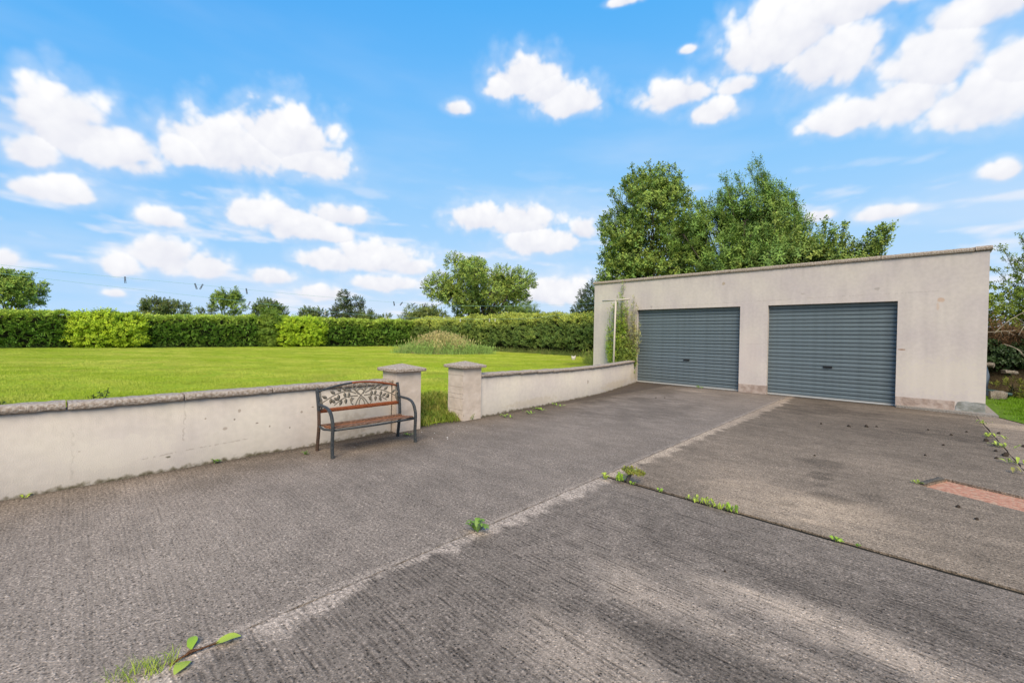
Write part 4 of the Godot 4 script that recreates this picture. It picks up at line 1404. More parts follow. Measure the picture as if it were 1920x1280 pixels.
func sycamore_blobs() -> Array:
	var r := RandomNumberGenerator.new()
	r.seed = 35
	var out := []
	for q in [[3.6, 2.6, 7], [4.9, 3.0, 8], [6.2, 3.0, 8], [7.4, 2.6, 7], [8.6, 2.4, 6], [9.8, 2.0, 5], [10.7, 1.4, 4]]:
		for i in q[2]:
			var a := r.randf_range(0, TAU)
			var k: float = q[1] * sqrt(r.randf_range(0.2, 1.0)) - 0.12
			out.append([Vector3(cos(a) * k, q[0] + r.randf_range(-0.5, 0.5), sin(a) * k), r.randf_range(0.7, 1.15)])
	return out

func ash_blobs() -> Array:
	var r := RandomNumberGenerator.new()
	r.seed = 36
	var out := [[Vector3(-2.4, 6.8, 0), 1.0], [Vector3(-1.7, 7.9, 0.3), 0.9], [Vector3(-2.9, 5.8, 0.2), 1.0], [Vector3(-1.1, 8.4, 0), 0.8]]
	for q in [[3.6, 2.5, 7], [4.8, 2.7, 7], [6.0, 2.5, 7], [7.2, 2.1, 5], [8.3, 1.4, 3], [5.2, 4.2, 9], [7.0, 3.4, 5]]:
		for i in q[2]:
			var a := r.randf_range(0, TAU)
			var k: float = q[1] * sqrt(r.randf_range(0.1, 1.0)) - 0.3
			out.append([Vector3(cos(a) * k + 0.15, q[0] + r.randf_range(-0.5, 0.5), sin(a) * k), r.randf_range(0.6, 1.0)])
	return out

func ash_shoots() -> Array:
	var r := RandomNumberGenerator.new()
	r.seed = 37
	var out := []
	for i in 42:
		var x := r.randf_range(-2.9, 2.4)
		var p := Vector3(x, r.randf_range(5.6, 7.4), r.randf_range(-1.2, 1.2))
		var most := 11.3 - 1.1 * absf(x - 0.55) - (0.7 if x < -0.8 else 0.0)
		var h := maxf(1.0, (most - p.y) * r.randf_range(0.55, 1.0))
		out.append([p, p + Vector3(0.05, h * 0.5, 0), p + Vector3(-0.12 * h * 0.5, h * 0.85, 0), p + Vector3(-0.2 * h * 0.55, h, 0)])
	return out

func low_shoots() -> Array:
	var r := RandomNumberGenerator.new()
	r.seed = 38
	var out := []
	for i in 34:
		var x := r.randf_range(-2.6, 2.2)
		var p := Vector3(x, r.randf_range(4.2, 5.0), r.randf_range(-0.6, 0.8))
		var h := maxf(0.6, (7.6 - 0.36 * (x + 2.6) - p.y) * r.randf_range(0.45, 1.0))
		out.append([p, p + Vector3(0.15, h * 0.55, 0), p + Vector3(0.05 + 0.1 * (x + 2.0), h, 0)])
	return out

# ---------------------------------------------------------------- things on the lawn
func build_lawn_things() -> void:
	var r := RandomNumberGenerator.new()
	r.seed = 500
	# overgrown heap
	var mound := thing("mound", "earth heap overgrown with long seeding grass on the lawn in front of the hedge corner", "mound", Vector3(-24.2, 0.32, -18.0))
	var along := Vector2(0.72, -0.69)
	var hill := func(x, z):
		var u: float = x * along.x + z * along.y
		var v: float = -x * along.y + z * along.x
		var n := lawn_noise.get_noise_2d(x * 6.0, z * 6.0)
		var q := sqrt(pow(u / 1.75, 2) + pow(v / 1.6, 2))
		var w := sqrt(pow((u - 0.1) / 4.1, 2) + pow(v / 2.0, 2))
		return 0.66 * pow(maxf(0.0, 1.0 - q * 0.72), 1.3) + 0.24 * smoothstep(1.0, 0.3, w) + 0.12 * n * smoothstep(1.1, 0.6, w) - 0.06
	var ms := begin(true)
	var nn := 44
	for j in nn + 1:
		for i in nn + 1:
			var x := -4.2 + 8.4 * i / nn
			var z := -4.2 + 8.4 * j / nn
			ms.add_vertex(Vector3(x, hill.call(x, z), z))
	for j in nn:
		for i in nn:
			var a := j * (nn + 1) + i
			for k in [a, a + 1, a + nn + 1, a + 1, a + nn + 2, a + nn + 1]: ms.add_index(k)
	obj("heap", done(ms), stone_mat([[0.2, Color(0.12, 0.14, 0.04)], [0.8, Color(0.24, 0.2, 0.09)]], 0.03, 1.5, 2.0, 501), mound)
	var long_grass := [blade_patch(20, 0.34, 0.15, 0.42, 0.016, 0.6, 502, 4), blade_patch(16, 0.32, 0.2, 0.58, 0.015, 0.55, 503, 10)]
	var grass := leaf_mat(0.6, 0.5)
	for k in 2:
		var places := []
		var tints := []
		for i in 2600:
			var x := r.randf_range(-4.0, 4.0)
			var z := r.randf_range(-4.0, 4.0)
			var y: float = hill.call(x, z)
			if y < -0.02 and r.randf() > 0.15 or y < -0.05: continue
			var dry := clampf(smoothstep(0.05, 0.55, y + lawn_noise.get_noise_2d(x * 8, z * 8) * 0.6), 0, 1)
			if k == 1 and r.randf() > dry * 0.8: continue
			places.append(Transform3D(Basis(Vector3.UP, r.randf_range(0, TAU)).scaled(Vector3.ONE * r.randf_range(0.55, 1.5)), Vector3(x, y - 0.03, z)))
			tints.append(jitter(Color(0.27, 0.40, 0.10).lerp(Color(0.58, 0.46, 0.22), (dry * 0.7 + r.randf() * 0.3) if k == 1 else dry * 0.35), 0.25))
		var o := scatter("long_grass" if k == 0 else "seed_grass", long_grass[k], places, tints, grass, mound)
		o.set_meta("kind", "stuff")
	# rough grass under the right hedge and by the garage corner
	var tall := blade_patch(26, 0.34, 0.15, 0.5, 0.014, 0.5, 505, 3)
	var pl := []
	var ti := []
	for i in 1100:
		var x := r.randf_range(-37, -10)
		var z := -24.0 - r.randf_range(-0.2, 0.9) + 0.5 * lawn_noise.get_noise_2d(x * 4, 3)
		pl.append(Transform3D(Basis(Vector3.UP, r.randf_range(0, TAU)).scaled(Vector3.ONE * r.randf_range(0.4, 0.9)), Vector3(x, lawn_y(x, z) - 0.02, z)))
		ti.append(jitter(Color(0.13, 0.2, 0.04).lerp(Color(0.3, 0.27, 0.1), r.randf() * r.randf()), 0.25))
	for i in 420:
		var a := r.randf_range(0, TAU)
		var d := sqrt(r.randf())
		var x := -10.4 + cos(a) * d * 1.5
		var z := -18.6 + sin(a) * d * 2.0
		pl.append(Transform3D(Basis(Vector3.UP, r.randf_range(0, TAU)).scaled(Vector3.ONE * r.randf_range(0.6, 1.4)), Vector3(x, lawn_y(x, z) - 0.02, z)))
		ti.append(jitter(Color(0.22, 0.31, 0.05).lerp(Color(0.42, 0.37, 0.13), r.randf() * r.randf()), 0.25))
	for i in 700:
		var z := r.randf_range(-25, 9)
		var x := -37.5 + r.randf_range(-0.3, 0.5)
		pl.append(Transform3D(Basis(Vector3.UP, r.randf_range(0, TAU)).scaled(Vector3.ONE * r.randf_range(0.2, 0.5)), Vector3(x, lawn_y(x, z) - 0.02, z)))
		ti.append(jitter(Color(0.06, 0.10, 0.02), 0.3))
	tag(scatter("rough_grass", tall, pl, ti, grass), "long uncut grass along the foot of the hedges and by the garage's left corner", "grass", "", "stuff")
	# small white bag by the long grass
	var bs := begin()
	var ring := []
	for i in 8:
		var a := TAU * i / 8
		ring.append([Vector3(cos(a) * 0.10, 0, sin(a) * 0.08), Vector3(cos(a) * 0.14, 0.13, sin(a) * 0.10), Vector3(cos(a) * 0.13, 0.2 + 0.09 * absf(cos(a)) ** 3, sin(a) * 0.05)])
	for i in 8:
		var j := (i + 1) % 8
		for k in 2: quad(bs, ring[j][k], ring[i][k], ring[i][k + 1], ring[j][k + 1])
		tri(bs, ring[j][2], ring[i][2], Vector3(0, 0.17, 0))
	var bag := obj("bag", done(bs), mat(Color(0.58, 0.52, 0.47), 0.6))
	bag.position = Vector3(-13.3, lawn_y(-13.3, -18.7) + 0.08, -18.7)
	bag.rotation.y = 0.75
	bag.scale = Vector3.ONE * 0.85
	tag(bag, "small white bag with two pointed corners lying by the long grass near the garage", "bag")
	# washing line post
	var metal := mat(Color(0.52, 0.455, 0.38), 0.55, 0.4)
	var post := thing("washing_line_post", "pale T-shaped metal washing line post in front of the garage's left end", "post", Vector3(-7.95, 0.25, -13.7))
	obj("pole", tube_mesh([Vector3(0, -0.2, 0), Vector3(0.02, 1.3, 0), Vector3(0.05, 2.73, 0)], 0.036, 0.034, 10), metal, post)
	obj("crossbar", tube_mesh([Vector3(-0.51, 2.745, 0), Vector3(0.60, 2.765, 0)], 0.031, 0.031, 8), metal, post)
	for x in [-0.48, 0.57]:
		obj("hook", tube_mesh([Vector3(x, 2.74, 0.0), Vector3(x, 2.68, 0.03), Vector3(x, 2.66, 0.08)], 0.008, 0.008, 5), metal, post)
	# the two lines
	var cord := mat(Color(0.30, 0.55, 0.50), 0.5, 0.4)
	var a_pts := [Vector3(-8.05, 2.86, 6.5), Vector3(-8.05, 2.56, 3.5), Vector3(-8.05, 2.37, 0.7), Vector3(-8.05, 2.325, -1.2), Vector3(-8.05, 2.29, -3.2), Vector3(-8.05, 2.295, -4.9), Vector3(-8.05, 2.345, -6.6), Vector3(-7.9, 2.46, -8.6), Vector3(-7.6, 2.78, -12.2), Vector3(-7.4, 2.93, -13.62)]
	var b_pts := [Vector3(-8.9, 2.8, 6.5), Vector3(-8.87, 2.52, 3.5), Vector3(-8.85, 2.32, 0.6), Vector3(-8.85, 2.155, -2.1), Vector3(-8.85, 2.04, -4.0), Vector3(-8.85, 2.02, -5.6), Vector3(-8.85, 2.05, -7.2), Vector3(-8.85, 2.21, -10.2), Vector3(-8.6, 2.6, -12.7), Vector3(-8.43, 2.91, -13.62)]
	var ca := curve_pts(a_pts, 6)
	var cb := curve_pts(b_pts, 6)
	tag(obj("washing_line", tube_mesh(ca, 0.0019, 0.0019, 5), cord), "nearer and upper of the two thin green washing lines over the lawn", "washing line", "washing lines")
	tag(obj("washing_line", tube_mesh(cb, 0.0019, 0.0019, 5), cord), "farther and lower of the two thin green washing lines over the lawn", "washing line", "washing lines")
	var dark_peg := mat(Color(0.035, 0.03, 0.025), 0.6)
	var pale_peg := mat(Color(0.60, 0.58, 0.54), 0.5)
	peg(ca, -0.44, dark_peg, 0.05, "dark clothes peg on the upper line, alone, farthest left")
	peg(ca, -1.24, dark_peg, 0.3, "dark peg, left one of the close pair on the upper line")
	peg(ca, -1.33, dark_peg, -0.4, "dark tilted peg, right one of the close pair on the upper line")
	peg(ca, -1.93, dark_peg, 0.15, "dark peg on the upper line over the small slender tree")
	peg(ca, -4.68, dark_peg, 0.2, "leftmost of the five dark pegs on the upper line left of the broadleaf tree")
	peg(ca, -4.88, dark_peg, -0.7, "second from left of the five dark pegs left of the broadleaf tree, tilted")
	peg(ca, -5.2, dark_peg, -1.0, "middle one of the five dark pegs left of the broadleaf tree, nearly flat")
	peg(ca, -5.48, dark_peg, -0.35, "fourth of the five dark pegs left of the broadleaf tree")
	peg(ca, -5.67, dark_peg, 0.1, "dark peg on the upper line right at the left edge of the broadleaf tree's crown")
	peg(cb, -2.18, dark_peg, -0.4, "dark peg on the lower line below the small slender tree's top")
	peg(cb, -3.55, pale_peg, 0.0, "pale peg on the lower line over the bush right of the clipped golden shrub")
	peg(cb, -4.95, pale_peg, 0.1, "pale peg on the lower line right of the dark twin-topped tree")
	peg(cb, -7.16, pale_peg, 0.0, "white peg on the lower line under the left half of the broadleaf tree")
	peg(cb, -8.25, pale_peg, 0.0, "white peg, left of the pair under the right half of the broadleaf tree")
	peg(cb, -8.48, pale_peg, 0.05, "white peg, right of the pair under the right half of the broadleaf tree")
	# climbing shrubs on the garage
	climber("left, bright green upright shrub climbing the garage wall behind the post", Vector3(-7.93, 0.25, -14.0), 0.40, 24, 3.1, Color(0.23, 0.37, 0.05), 1.0, 520, true)
	climber("sparse grey green twiggy shrub against the wall beside the left roller door", Vector3(-7.45, 0.25, -13.98), 0.34, 26, 2.95, Color(0.30, 0.34, 0.14), 0.62, 521, false)
	climber("low leafy green shrub behind the curved wall's end, under the twiggy shrub", Vector3(-7.42, 0.2, -13.86), 0.26, 18, 1.5, Color(0.17, 0.25, 0.05), 1.0, 522, false)
	var seedling := leaf_mat(0.5, 0.5)
	for q in [[-8.0, -0.15, 0.5, "taller thin weed standing behind the wall left of the bench"], [-8.3, 0.62, 0.45, "thin weed behind the wall close to the left edge"]]:
		var w := thing("tall_weed", q[3], "weed", Vector3(q[0], lawn_y(q[0], q[1]), q[1]))
		var ws := begin(true)
		var wp := []
		var wt := []
		for k in 4:
			var top := Vector3(r.randf_range(-0.14, 0.14), q[2] * r.randf_range(0.6, 1.0), r.randf_range(-0.14, 0.14))
			tube(ws, [Vector3.ZERO, top * 0.5 + Vector3(0.02, 0, 0), top], 0.006, 0.003, 4)
			for i in 6:
				wp.append(facing(top * r.randf_range(0.3, 1.0), rand_dir(r), r.randf_range(0.35, 0.6)))
				wt.append(jitter(Color(0.07, 0.10, 0.03), 0.3))
		obj("stems", done(ws), twig_wood, w)
		scatter("leaves", leaf_cluster(4, 0.1, 0.09, 0.04, 9), wp, wt, seedling, w)

func peg(line: Array, z: float, m: Material, tilt: float, label: String) -> void:
	var p: Vector3 = line[0]
	for i in line.size() - 1:
		if line[i].z >= z and line[i + 1].z <= z:
			p = line[i].lerp(line[i + 1], (z - line[i].z) / (line[i + 1].z - line[i].z))
	var t := thing("clothes_peg", label, "clothes peg", p, 0.0, "clothes pegs on the washing lines")
	t.rotation.x = tilt
	for s in [-1.0, 1.0]:
		var st := begin()
		var a := Vector3(0, 0.018, 0.002 * s)
		var b := Vector3(0, -0.035, 0.003 * s)
		var c := Vector3(0, -0.075, 0.004 * s)
		var path := [a, b, c]
		for i in 2:
			var u: Vector3 = path[i]
			var v: Vector3 = path[i + 1]
			var x := Vector3(0.006, 0, 0)
			var o := Vector3(0, 0, 0.006 * s)
			var q := [u - x, u + x, v + x, v - x]
			quad(st, q[0] + o, q[3] + o, q[2] + o, q[1] + o)
			quad(st, q[0], q[1], q[2], q[3])
			quad(st, q[0], q[3], q[3] + o, q[0] + o)
			quad(st, q[1], q[1] + o, q[2] + o, q[2])
		obj("prong", done(st), m, t)
	obj("spring", tube_mesh([Vector3(-0.008, -0.03, 0), Vector3(0.008, -0.03, 0)], 0.006, 0.006, 6), mat(Color(0.2, 0.2, 0.2), 0.4), t)

func climber(label: String, at: Vector3, spread: float, n: int, tall: float, tint: Color, full: float, seed_: int, runner: bool) -> void:
	var t := thing("climbing_shrub", label, "shrub", at)
	var r := RandomNumberGenerator.new()
	r.seed = seed_
	rng.seed = seed_
	var st := begin(true)
	var places := []
	var tints := []
	for i in n:
		var x := r.randf_range(-1, 1) * spread
		var h := tall * r.randf_range(0.5, 1.05) * (1.0 - 0.25 * absf(x) / spread)
		var z := r.randf_range(-0.14, 0.08)
		if runner and i == 0:
			h = 3.42
			x = 0.02
			z = -0.17
		var pts := [Vector3(x * 0.35, -0.1, z), Vector3(x * 0.8, h * 0.35, z), Vector3(x * 1.05, h * 0.7, z - 0.02), Vector3(x * 1.1 + r.randf_range(-0.06, 0.06), h, z - 0.03)]
		tube(st, curve_pts(pts, 4), 0.009, 0.004, 5)
		var c := curve_pts(pts, 14)
		for k in c.size():
			var f := float(k) / c.size()
			if r.randf() > full * (0.75 if f > 0.72 else 1.0): continue
			for q in (2 if f < 0.65 and full > 0.9 else 1):
				places.append(facing(c[k] + Vector3(r.randf_range(-0.07, 0.07), r.randf_range(-0.04, 0.04), r.randf_range(-0.04, 0.05)), Vector3(r.randf_range(-0.7, 0.7), 1, r.randf_range(0, 0.7)), r.randf_range(0.5, 1.0)))
				tints.append(jitter(tint, 0.3, 0.6))
	obj("stems", done(st), stone_mat([[0.2, Color(0.10, 0.085, 0.05)], [0.8, Color(0.26, 0.22, 0.14)]], 0.05, 0.5, 0.5, 523), t)
	scatter("foliage", leaf_cluster(6, 0.12, 0.085, 0.038, 8), places, tints, leaves_soft, t)

# ---------------------------------------------------------------- right-hand side of the garage
func build_right_side() -> void:
	var r := RandomNumberGenerator.new()
	r.seed = 600
	var strip := begin(true)
	var turf := stone_mat([[0.2, Color(0.07, 0.13, 0.01)], [0.8, Color(0.13, 0.21, 0.02)]], 0.03, 1.5, 0.8, 601)
	var pts := [Vector2(1.42, -20.2), Vector2(1.42, -13.95), Vector2(1.7, -13.2), Vector2(5.0, -13.0), Vector2(7.5, -13.0), Vector2(7.5, -20.2)]
	for i in range(1, 5): tri(strip, Vector3(pts[0].x, 0.012, pts[0].y), Vector3(pts[i].x, 0.012, pts[i].y), Vector3(pts[i + 1].x, 0.012, pts[i + 1].y))
	struct("grass_strip", done(strip), turf)
	var grass := leaf_mat(0.6, 0.5)
	var patch := blade_patch(150, 0.5, 0.03, 0.09, 0.009, 0.6, 602)
	var pl := []
	var ti := []
	for i in 420:
		var z := r.randf_range(-20.0, -13.3)
		var x := r.randf_range(1.75 if z < -13.9 else 2.0, 7.2)
		pl.append(Transform3D(Basis(Vector3.UP, r.randf_range(0, TAU)), Vector3(x, 0.008, z)))
		ti.append(jitter(Color(0.14, 0.26, 0.012), 0.2))
	tag(scatter("lawn_grass", patch, pl, ti, grass), "vivid green grass of the narrow strip right of the garage", "grass", "", "stuff")
	# earth bank
	var bank := begin(true)
	var nx := 26
	var nz := 14
	var bank_y := func(x, z):
		var d: float = -19.2 - z
		return -0.02 + 2.2 * smoothstep(0.0, 2.2, d) + 0.25 * lawn_noise.get_noise_2d(x * 7, z * 7) * smoothstep(0, 0.8, d)
	for j in nz + 1:
		for i in nx + 1:
			var x := 1.25 + 9.0 * i / nx
			var z := -19.0 - 4.5 * j / nz
			bank.add_vertex(Vector3(x, bank_y.call(x, z), z))
	for j in nz:
		for i in nx:
			var a := j * (nx + 1) + i
			for k in [a, a + nx + 1, a + 1, a + 1, a + nx + 1, a + nx + 2]: bank.add_index(k)
	struct("bank", done(bank), stone_mat([[0.15, Color(0.035, 0.026, 0.014)], [0.5, Color(0.085, 0.06, 0.035)], [0.85, Color(0.13, 0.11, 0.05)]], 0.04, 0.9, 4.0, 603))
	# ivy on the bank
	var ivy_leaf := leaf_cluster(5, 0.12, 0.11, 0.10, 11)
	var ivy := []
	for i in 11: ivy.append([Vector3(-0.3 + i * 0.32, 1.22 + 0.12 * sin(i * 2.1), 0.15 + 0.1 * sin(i * 1.3)), 0.42])
	make_bush("ivy", "dark glossy ivy draped across the middle of the bank", "ivy", Vector3(1.7, 0.0, -20.35), ivy, ivy_leaf, 1500, 0.75, Color(0.035, 0.062, 0.022), 611, twig_wood, leaves_gloss, 0.2)
	# bright bush on top
	var small := leaf_cluster(8, 0.2, 0.09, 0.055, 12)
	var top := []
	for i in 12: top.append([Vector3(-0.9 + i * 0.42, 2.75 + 0.25 * sin(i * 1.7), -0.3 + 0.3 * sin(i * 2.3)), 0.55])
	make_bush("bramble", "bright green bramble bush along the top of the bank", "bush", Vector3(1.9, 0.0, -20.9), top, small, 2300, 0.85, Color(0.17, 0.25, 0.035), 612, twig_wood, leaves_soft, 0.5)
	# thin tree at the right edge
	var bl := []
	for q in [[0.5, 3.6, 0.8], [0.0, 4.0, 0.6], [0.9, 4.4, 0.7], [0.4, 4.7, 0.5], [-0.4, 3.4, 0.5], [1.4, 3.8, 0.9]]: bl.append([Vector3(q[0], q[1], 0.1 * sin(q[0] * 20)), q[2]])
	var sh := []
	for q in [[-0.2, 3.6, -0.75, 5.0], [0.1, 4.0, -0.35, 5.35], [0.4, 4.4, 0.15, 6.0], [0.7, 4.5, 0.65, 6.0], [0.9, 4.6, 1.1, 6.2], [-0.2, 3.4, -0.95, 4.3], [-0.1, 3.2, -1.05, 3.75], [0.2, 3.8, -0.5, 4.6]]:
		sh.append([Vector3(q[0], q[1], 0), Vector3(lerpf(q[0], q[2], 0.6), lerpf(q[1], q[3], 0.5), 0.08), Vector3(q[2], q[3], 0.1)])
	make_tree("bank_tree", "light green leafy tree at the right edge above the bank", Vector3(3.0, 0, -22.6), bl, Vector3(0.5, 2.8, 0), 0.09, small, 1000, 0.95, Color(0.16, 0.235, 0.035), 613, bark, leaves_soft, -0.1, sh, 0.6)
	# dead branches over the bank
	var dead := stone_mat([[0.2, Color(0.24, 0.20, 0.15)], [0.8, Color(0.48, 0.42, 0.34)]], 0.05, 0.4, 0.8, 620)
	var list := [[Vector3(1.85, 1.95, -19.9), Vector3(2.15, 2.35, -20.0), Vector3(2.62, 2.75, -20.2), "longest pale dead branch leaning over the brown part of the bank"], [Vector3(2.35, 1.9, -19.95), Vector3(2.5, 2.25, -20.0), Vector3(2.85, 2.68, -20.25), "forked-looking pale dead branch right of the longest one"], [Vector3(2.6, 2.3, -19.95), Vector3(2.95, 2.55, -20.1), Vector3(3.5, 2.85, -20.3), "pale dead branch arching out of the right edge of the picture"], [Vector3(1.6, 1.98, -19.95), Vector3(2.0, 2.02, -19.95), Vector3(2.3, 2.05, -20.0), "short thin dead twig lying level over the ivy"], [Vector3(2.05, 1.62, -19.75), Vector3(2.25, 1.52, -19.7), Vector3(2.4, 1.38, -19.7), "small pale twig hanging down across the ivy top"], [Vector3(2.9, 0.52, -19.3), Vector3(3.2, 0.47, -19.3), Vector3(3.6, 0.5, -19.3), "pale straight stick low on the bank at the right edge"]]
	for q in list:
		var st := begin(true)
		tube(st, curve_pts([q[0], q[1], q[2]], 5), 0.014, 0.007, 6)
		for k in 3:
			var p: Vector3 = q[1].lerp(q[2], k * 0.3)
			tube(st, [p, p + Vector3(r.randf_range(-0.05, 0.2), r.randf_range(-0.3, -0.05), r.randf_range(-0.05, 0.1))], 0.006, 0.003, 4)
		tag(obj("dead_branch", done(st), dead), q[3], "branch", "dead branches on the bank")
	var brown := []
	for i in 10: brown.append([Vector3(-0.35 + i * 0.36, 1.98 + 0.14 * sin(i * 1.7), 0.1 * sin(i * 2.9)), 0.34])
	make_bush("dead_scrub", "brown dead bracken and twigs between the ivy and the green bramble", "bush", Vector3(1.75, 0.0, -20.45), brown, leaf_cluster(7, 0.25, 0.14, 0.02, 14), 700, 0.9, Color(0.16, 0.105, 0.06), 615, twig_wood, leaves_soft, 0.4)
	# low scrub at the foot
	var scrub := []
	for i in 9: scrub.append([Vector3(-0.2 + i * 0.36, 0.22 + 0.1 * sin(i * 1.9), 0.1 * sin(i * 2.3)), 0.3])
	make_bush("scrub", "low tangled green scrub where the bank meets the grass strip", "bush", Vector3(2.0, 0.0, -19.15), scrub, small, 420, 0.6, Color(0.12, 0.16, 0.03), 614, twig_wood, leaves_soft, 0.8, -0.1)
	# stones, blue sheeting
	var rock := stone_mat([[0.2, Color(0.10, 0.085, 0.06)], [0.5, Color(0.24, 0.20, 0.16)], [0.8, Color(0.36, 0.32, 0.27)]], 0.03, 0.5, 1.2, 630)
	for q in [[Vector3(1.83, 0.02, -18.5), Vector3(0.36, 0.22, 0.3), 0.1, "pale squared stone block on the ground at the garage's right side"], [Vector3(2.15, 0.72, -19.55), Vector3(0.3, 0.1, 0.25), 0.3, "brown stone lying on the bank below the ivy"], [Vector3(1.75, 0.92, -19.5), Vector3(0.2, 0.12, 0.2), -0.2, "pale stone on the bank touching the garage corner"], [Vector3(3.05, 0.06, -18.9), Vector3(0.5, 0.14, 0.3), 0.2, "dark flat stone at the foot of the bank by the right edge"]]:
		var m := obj("stone", worn_bar(q[1].x, q[1].y, q[1].z, 0.03, 0.028, 640 + int(q[1].x * 100)), rock)
		m.position = q[0]
		m.rotation.y = q[2]
		tag(m, q[3], "stone")
	var sheet := begin(true)
	var rows := []
	for i in 7:
		var y := 0.95 - 0.15 * i
		var row := []
		for k in 6: row.append(Vector3(1.45 + 0.05 * k + 0.025 * sin(i * 1.4 + k), y + 0.02 * sin(k * 2.0), -19.25 + 0.05 * sin(k * 2.2 + i * 0.6) + 0.05 * i))
		rows.append(row)
	for i in 6:
		for k in 5: quad(sheet, rows[i + 1][k], rows[i + 1][k + 1], rows[i][k + 1], rows[i][k])
	var tarp := obj("tarpaulin", done(sheet), mat(Color(0.06, 0.085, 0.12), 0.45))
	tag(tarp, "dark blue plastic sheet hanging just behind the garage's right corner", "tarpaulin")
	tag(obj("pipe", tube_mesh([Vector3(1.5, 0.22, -19.05), Vector3(1.85, 0.2, -19.0), Vector3(2.15, 0.14, -18.95)], 0.05, 0.045, 8), mat(Color(0.05, 0.09, 0.085), 0.5)), "dark green piece of pipe lying behind the pale stone block", "pipe")

# ---------------------------------------------------------------- bench
func build_bench() -> void:
	var b := thing("park_bench", "metal garden bench with cast leaf-pattern back and rusty brown slats", "bench", Vector3(-5.575, 0, -2.86))
	var iron := stone_mat([[0.25, Color(0.028, 0.033, 0.037)], [0.6, Color(0.055, 0.062, 0.068)], [0.82, Color(0.085, 0.07, 0.055)]], 0.03, 0.4, 0.15, 701, 0.5)
	var rusty := stone_mat([[0.2, Color(0.04, 0.032, 0.028)], [0.5, Color(0.075, 0.05, 0.038)], [0.8, Color(0.13, 0.07, 0.045)]], 0.03, 0.4, 0.2, 703, 0.65)
	var cast := stone_mat([[0.25, Color(0.10, 0.097, 0.083)], [0.6, Color(0.19, 0.17, 0.135)], [0.85, Color(0.27, 0.18, 0.11)]], 0.04, 0.25, 0.2, 705, 0.6)
	var wood := [stone_mat([[0.2, Color(0.10, 0.042, 0.02)], [0.5, Color(0.23, 0.085, 0.035)], [0.8, Color(0.34, 0.15, 0.075)]], 0.018, 0.5, 0.3, 707, 0.6), stone_mat([[0.2, Color(0.06, 0.035, 0.024)], [0.5, Color(0.15, 0.08, 0.05)], [0.8, Color(0.26, 0.15, 0.10)]], 0.018, 0.5, 0.3, 709, 0.6)]
	var orange := stone_mat([[0.25, Color(0.17, 0.045, 0.018)], [0.6, Color(0.30, 0.085, 0.03)], [0.8, Color(0.20, 0.11, 0.07)]], 0.03, 0.3, 0.25, 711, 0.6)
	for s in [1.0, -1.0]:
		var z: float = 0.615 * s
		obj("front_leg", bent_bar(curve_pts([Vector2(0.265, 0.0), Vector2(0.252, 0.15), Vector2(0.262, 0.36), Vector2(0.255, 0.45), Vector2(0.22, 0.535)], 4), 0.048, 0.034, z), iron, b)
		obj("armrest", bent_bar(curve_pts([Vector2(0.2205, 0.534), Vector2(0.16, 0.592), Vector2(0.06, 0.622), Vector2(-0.08, 0.63), Vector2(-0.205, 0.632)], 4), 0.03, 0.042, z), iron, b)
		obj("rear_leg", bent_bar(curve_pts([Vector2(-0.235, 0.0), Vector2(-0.205, 0.18), Vector2(-0.178, 0.36), Vector2(-0.192, 0.55)], 4), 0.05, 0.034, z), rusty if s > 0 else iron, b)
		obj("back_post", bent_bar(curve_pts([Vector2(-0.1925, 0.552), Vector2(-0.225, 0.7), Vector2(-0.268, 0.845)], 4), 0.05, 0.036, z), iron, b)
		obj("seat_support", bent_bar(curve_pts([Vector2(-0.165, 0.345), Vector2(-0.03, 0.325), Vector2(0.12, 0.345), Vector2(0.25, 0.36)], 4), 0.026, 0.03, z - 0.002 * s), iron, b)
	var spots := [[-0.125, 0.349], [-0.02, 0.342], [0.085, 0.351], [0.19, 0.367]]
	for i in 4:
		var o := obj("seat_slat", worn_bar(1.19, 0.018, 0.09, 0.004, 0.0012, 720 + i), wood[[1, 0, 0, 1][i]], b)
		o.position = Vector3(spots[i][0], spots[i][1], 0)
		o.rotation = Vector3(0, PI / 2, 0)
	obj("front_rail", tube_mesh([Vector3(0.245, 0.352, -0.6), Vector3(0.25, 0.344, 0.0), Vector3(0.245, 0.352, 0.6)], 0.014, 0.014, 8), iron, b)
	# back: everything lies in a plane that leans with the posts
	var lower := obj("lower_rail", worn_bar(1.19, 0.052, 0.022, 0.004, 0.0015, 731), orange, b)
	lower.position = Vector3(-0.2, 0.515, 0)
	lower.rotation.y = PI / 2
	var arch := []
	var arch2 := []
	for i in 21:
		var s := -0.598 + 1.196 * i / 20.0
		var y := 0.80 + 0.09 * pow(cos(s / 0.598 * PI / 2), 0.85)
		arch.append(back_at(s, y))
	var k := 12
	obj("upper_rail", tube_mesh(arch.slice(0, k + 1), 0.021, 0.021, 8, 0.7), orange, b)
	obj("upper_rail", tube_mesh(arch.slice(k, 21), 0.0205, 0.0205, 8, 0.7), iron, b)
	for s in [-0.575, 0.575]: obj("side_rail", tube_mesh([back_at(s, 0.555), back_at(s, 0.815)], 0.012, 0.012, 6), cast, b)
	# cast ornament: stems and leaves, with an open flower in the middle
	var lf := begin(true)
	var rows := []
	for i in 7:
		var t := i / 6.0
		var w := 0.025 * sin(PI * pow(t, 0.85))
		rows.append([Vector3(0.0, t * 0.098, -w), Vector3(0.006, t * 0.098, 0), Vector3(0.0, t * 0.098, w), Vector3(-0.005, t * 0.098, 0)])
	for i in 6:
		for j in 4: quad(lf, rows[i][j], rows[i + 1][j], rows[i + 1][(j + 1) % 4], rows[i][(j + 1) % 4])
	var leaf_shape := done(lf)
